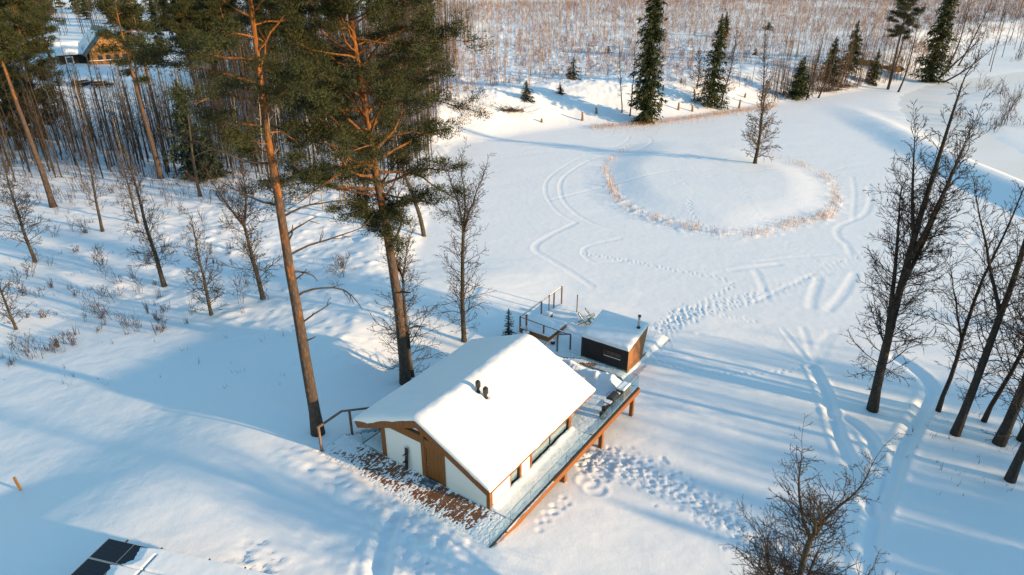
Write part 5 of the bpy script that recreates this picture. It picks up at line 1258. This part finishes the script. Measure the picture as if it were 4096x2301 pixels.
obj('annex', MB().box(-W2-5.5, -W2-.002, 4, 10, -1, 2.2), M['log_dark'], cab)
an = obj('roof', MB().prism_yz([(3.3, 2.1), (7, 4.2), (10.7, 2.1), (10.7, 2.4), (7, 4.6), (3.3, 2.4)][::-1], -W2-6.2, -W2-.6), M['snow_roof'], cab)
w_ = obj('window', MB().box(-W2-4.2, -W2-3.0, 3.96, 3.999, .3, 1.5), M['carglass'], cab); obj('frame', MB().box(-W2-4.4, -W2-2.8, 3.97, 3.998, .1, 1.7), M['white'], w_)
def car(label, px, py, rz, wagon):
    p = ground(px, py); c = thing('parked_car', label, 'car', (p[0], p[1], p[2]), rz, 'cars parked by the cabin')
    prof = [(-2.3, .35), (2.3, .35), (2.35, .75), (1.4, .95), (.7, 1.5), (-1.7, 1.55), (-2.25, .95)]
    obj('body', MB().prism_xz(prof, -.9, .9), M['car'], c)
    for s in (-1, 1):
        m = MB().prism_xz([(-1.85, 1.0), (1.15, 1.0), (.6, 1.42), (-1.6, 1.46)], s*.901-.012, s*.901+.012); w_ = obj('window', m, M['carglass'], c)
        obj('trim', MB().box(-1.95, 1.2, s*.915-.012, s*.915+.012, .93, .99), M['silver'], w_)
        obj('tail_light', MB().box(-2.36, -2.2, s*.72-.14, s*.72+.14, .75, .95), M['red'], c)
        obj('headlight', MB().box(2.26, 2.37, s*.66-.16, s*.66+.16, .60, .74), M['silver'], c)
        for x_ in (-1.45, 1.45):
            w2 = obj('wheel', MB().tube([(x_, s*.72, .33), (x_, s*.92, .33)], .33, 16), M['tyre'], c); obj('rim', MB().tube([(x_, s*.921, .33), (x_, s*.935, .33)], .2, 12), M['silver'], w2)
    obj('rear_window', MB().prism_xz([(-2.2, 1.05), (-2.17, 1.05), (-1.8, 1.46), (-1.83, 1.46)], -.7, .7), M['carglass'], c)
    roof_snow('snow', c, -1.6, .6, -.8, .8, lambda x: 1.54, .05, 10, 8, M['snow_roof'], .0, .3, 1, 0, .01)
car('black parked car with red tail light left of the estate car', 83, 86, math.radians(70), 0)
car('dark estate car with bright trim parked nearer the pines', 103, 87, math.radians(20), 1)

# ------------------------------------------------------------------ woodland to the right of the picture, whose long shadows cross the slope, with more trees added for shade
SW_ = [cheap_tree(500+i, 20, .26, 80, .10, 3, .03, .15, .2) for i in range(4)]
ST_ = []
for i in range(4):
    sg = []; rg = random.Random(520+i); pts, _d = path(rg, (0, 0, -.3), (0, 0, 1), 19, 7, .03, .05); emit(sg, pts, .3, .06); V, F = tubes(sg, 6); ST_.append(mesh_np('stem', V, F))
P = [(RNG.uniform(50, 130), RNG.uniform(-55, 24)) for k in range(230)]
P = [(x, y, gz(x, y)) for x, y in P if x > .80*math.hypot(y, 27)*1.02+12]
S_ = np.array([min(20, ((x-2)/.91*.203+.6))/20*RNG.uniform(.75, 1) for x, y, z in P]); R_ = RNG.uniform(0, 6.28, len(P))
scatter('right_woodland', 'bare woodland beside the slope at the right', SW_, P, S_, R_, M['twig_dark'])
scatter('right_woodland_stems', 'dark stems of the bare woodland at the right', ST_, P, S_, R_, M['bark_dark'])
SP_ = [spruce_tree(540+i, 11, 2.2, ln=.8, wd=.3, step=.6, gaps=.2)[1] for i in range(3)]
P = []  # bare trees out of view, added to throw dappled shade over the foreground
for k in range(46):
    x = RNG.uniform(34, 75); off = RNG.uniform(2, 23); P.append((x, (off-.41*x)/.91))
P = [(x, y, gz(x, y)) for x, y in P]; S_ = np.array([min(19, ((x+14)/.91*.203))/20*RNG.uniform(.7, 1) for x, y, z in P]); R_ = RNG.uniform(0, 6.28, len(P))
scatter('front_shade_woodland', 'unseen bare trees added at the right to shade the foreground', SW_, P, S_, R_, M['twig_dark'])
scatter('front_shade_stems', 'dark stems of the unseen trees added to shade the foreground', ST_, P, S_, R_, M['bark_dark'])
P = [(x, y, gz(x, y)) for x, y in ((54, 8), (57, 12), (58, 4), (61, 8), (56, 0), (60, -4), (63, 14), (52, 4), (66, 2), (64, -8), (60, 17), (67, 20), (58, -9), (51, 10), (53, 14), (55, -5), (49, 1), (62, 11), (64, 5), (57, 20), (70, 10), (72, -2), (68, -12), (62, -16), (75, 16), (70, 24), (58, 8), (66, 14))]  # spruces out of view, added for denser shade right of the house
scatter('right_shade_thicket', 'unseen young spruces added to deepen the shade on the right slope', SP_, P, RNG.uniform(.8, 1.1, len(P)), RNG.uniform(0, 6.28, len(P)), M['spruce'])
P = [(RNG.uniform(30, 44), RNG.uniform(2, 24)) for k in range(60)]; P = [(x, y, gz(x, y)) for x, y in P if x > .5*y+24]  # low spruces out of view, added to block sun and sky at lower right
SQ_ = [spruce_tree(580+i, 6.0, 1.7, ln=.6, wd=.22, step=.6, gaps=.1)[1] for i in range(3)]
scatter('near_shade_thicket', 'unseen young spruces added to darken the lower right corner', SQ_, P, RNG.uniform(.6, 1.0, len(P)), RNG.uniform(0, 6.28, len(P)), M['spruce'])
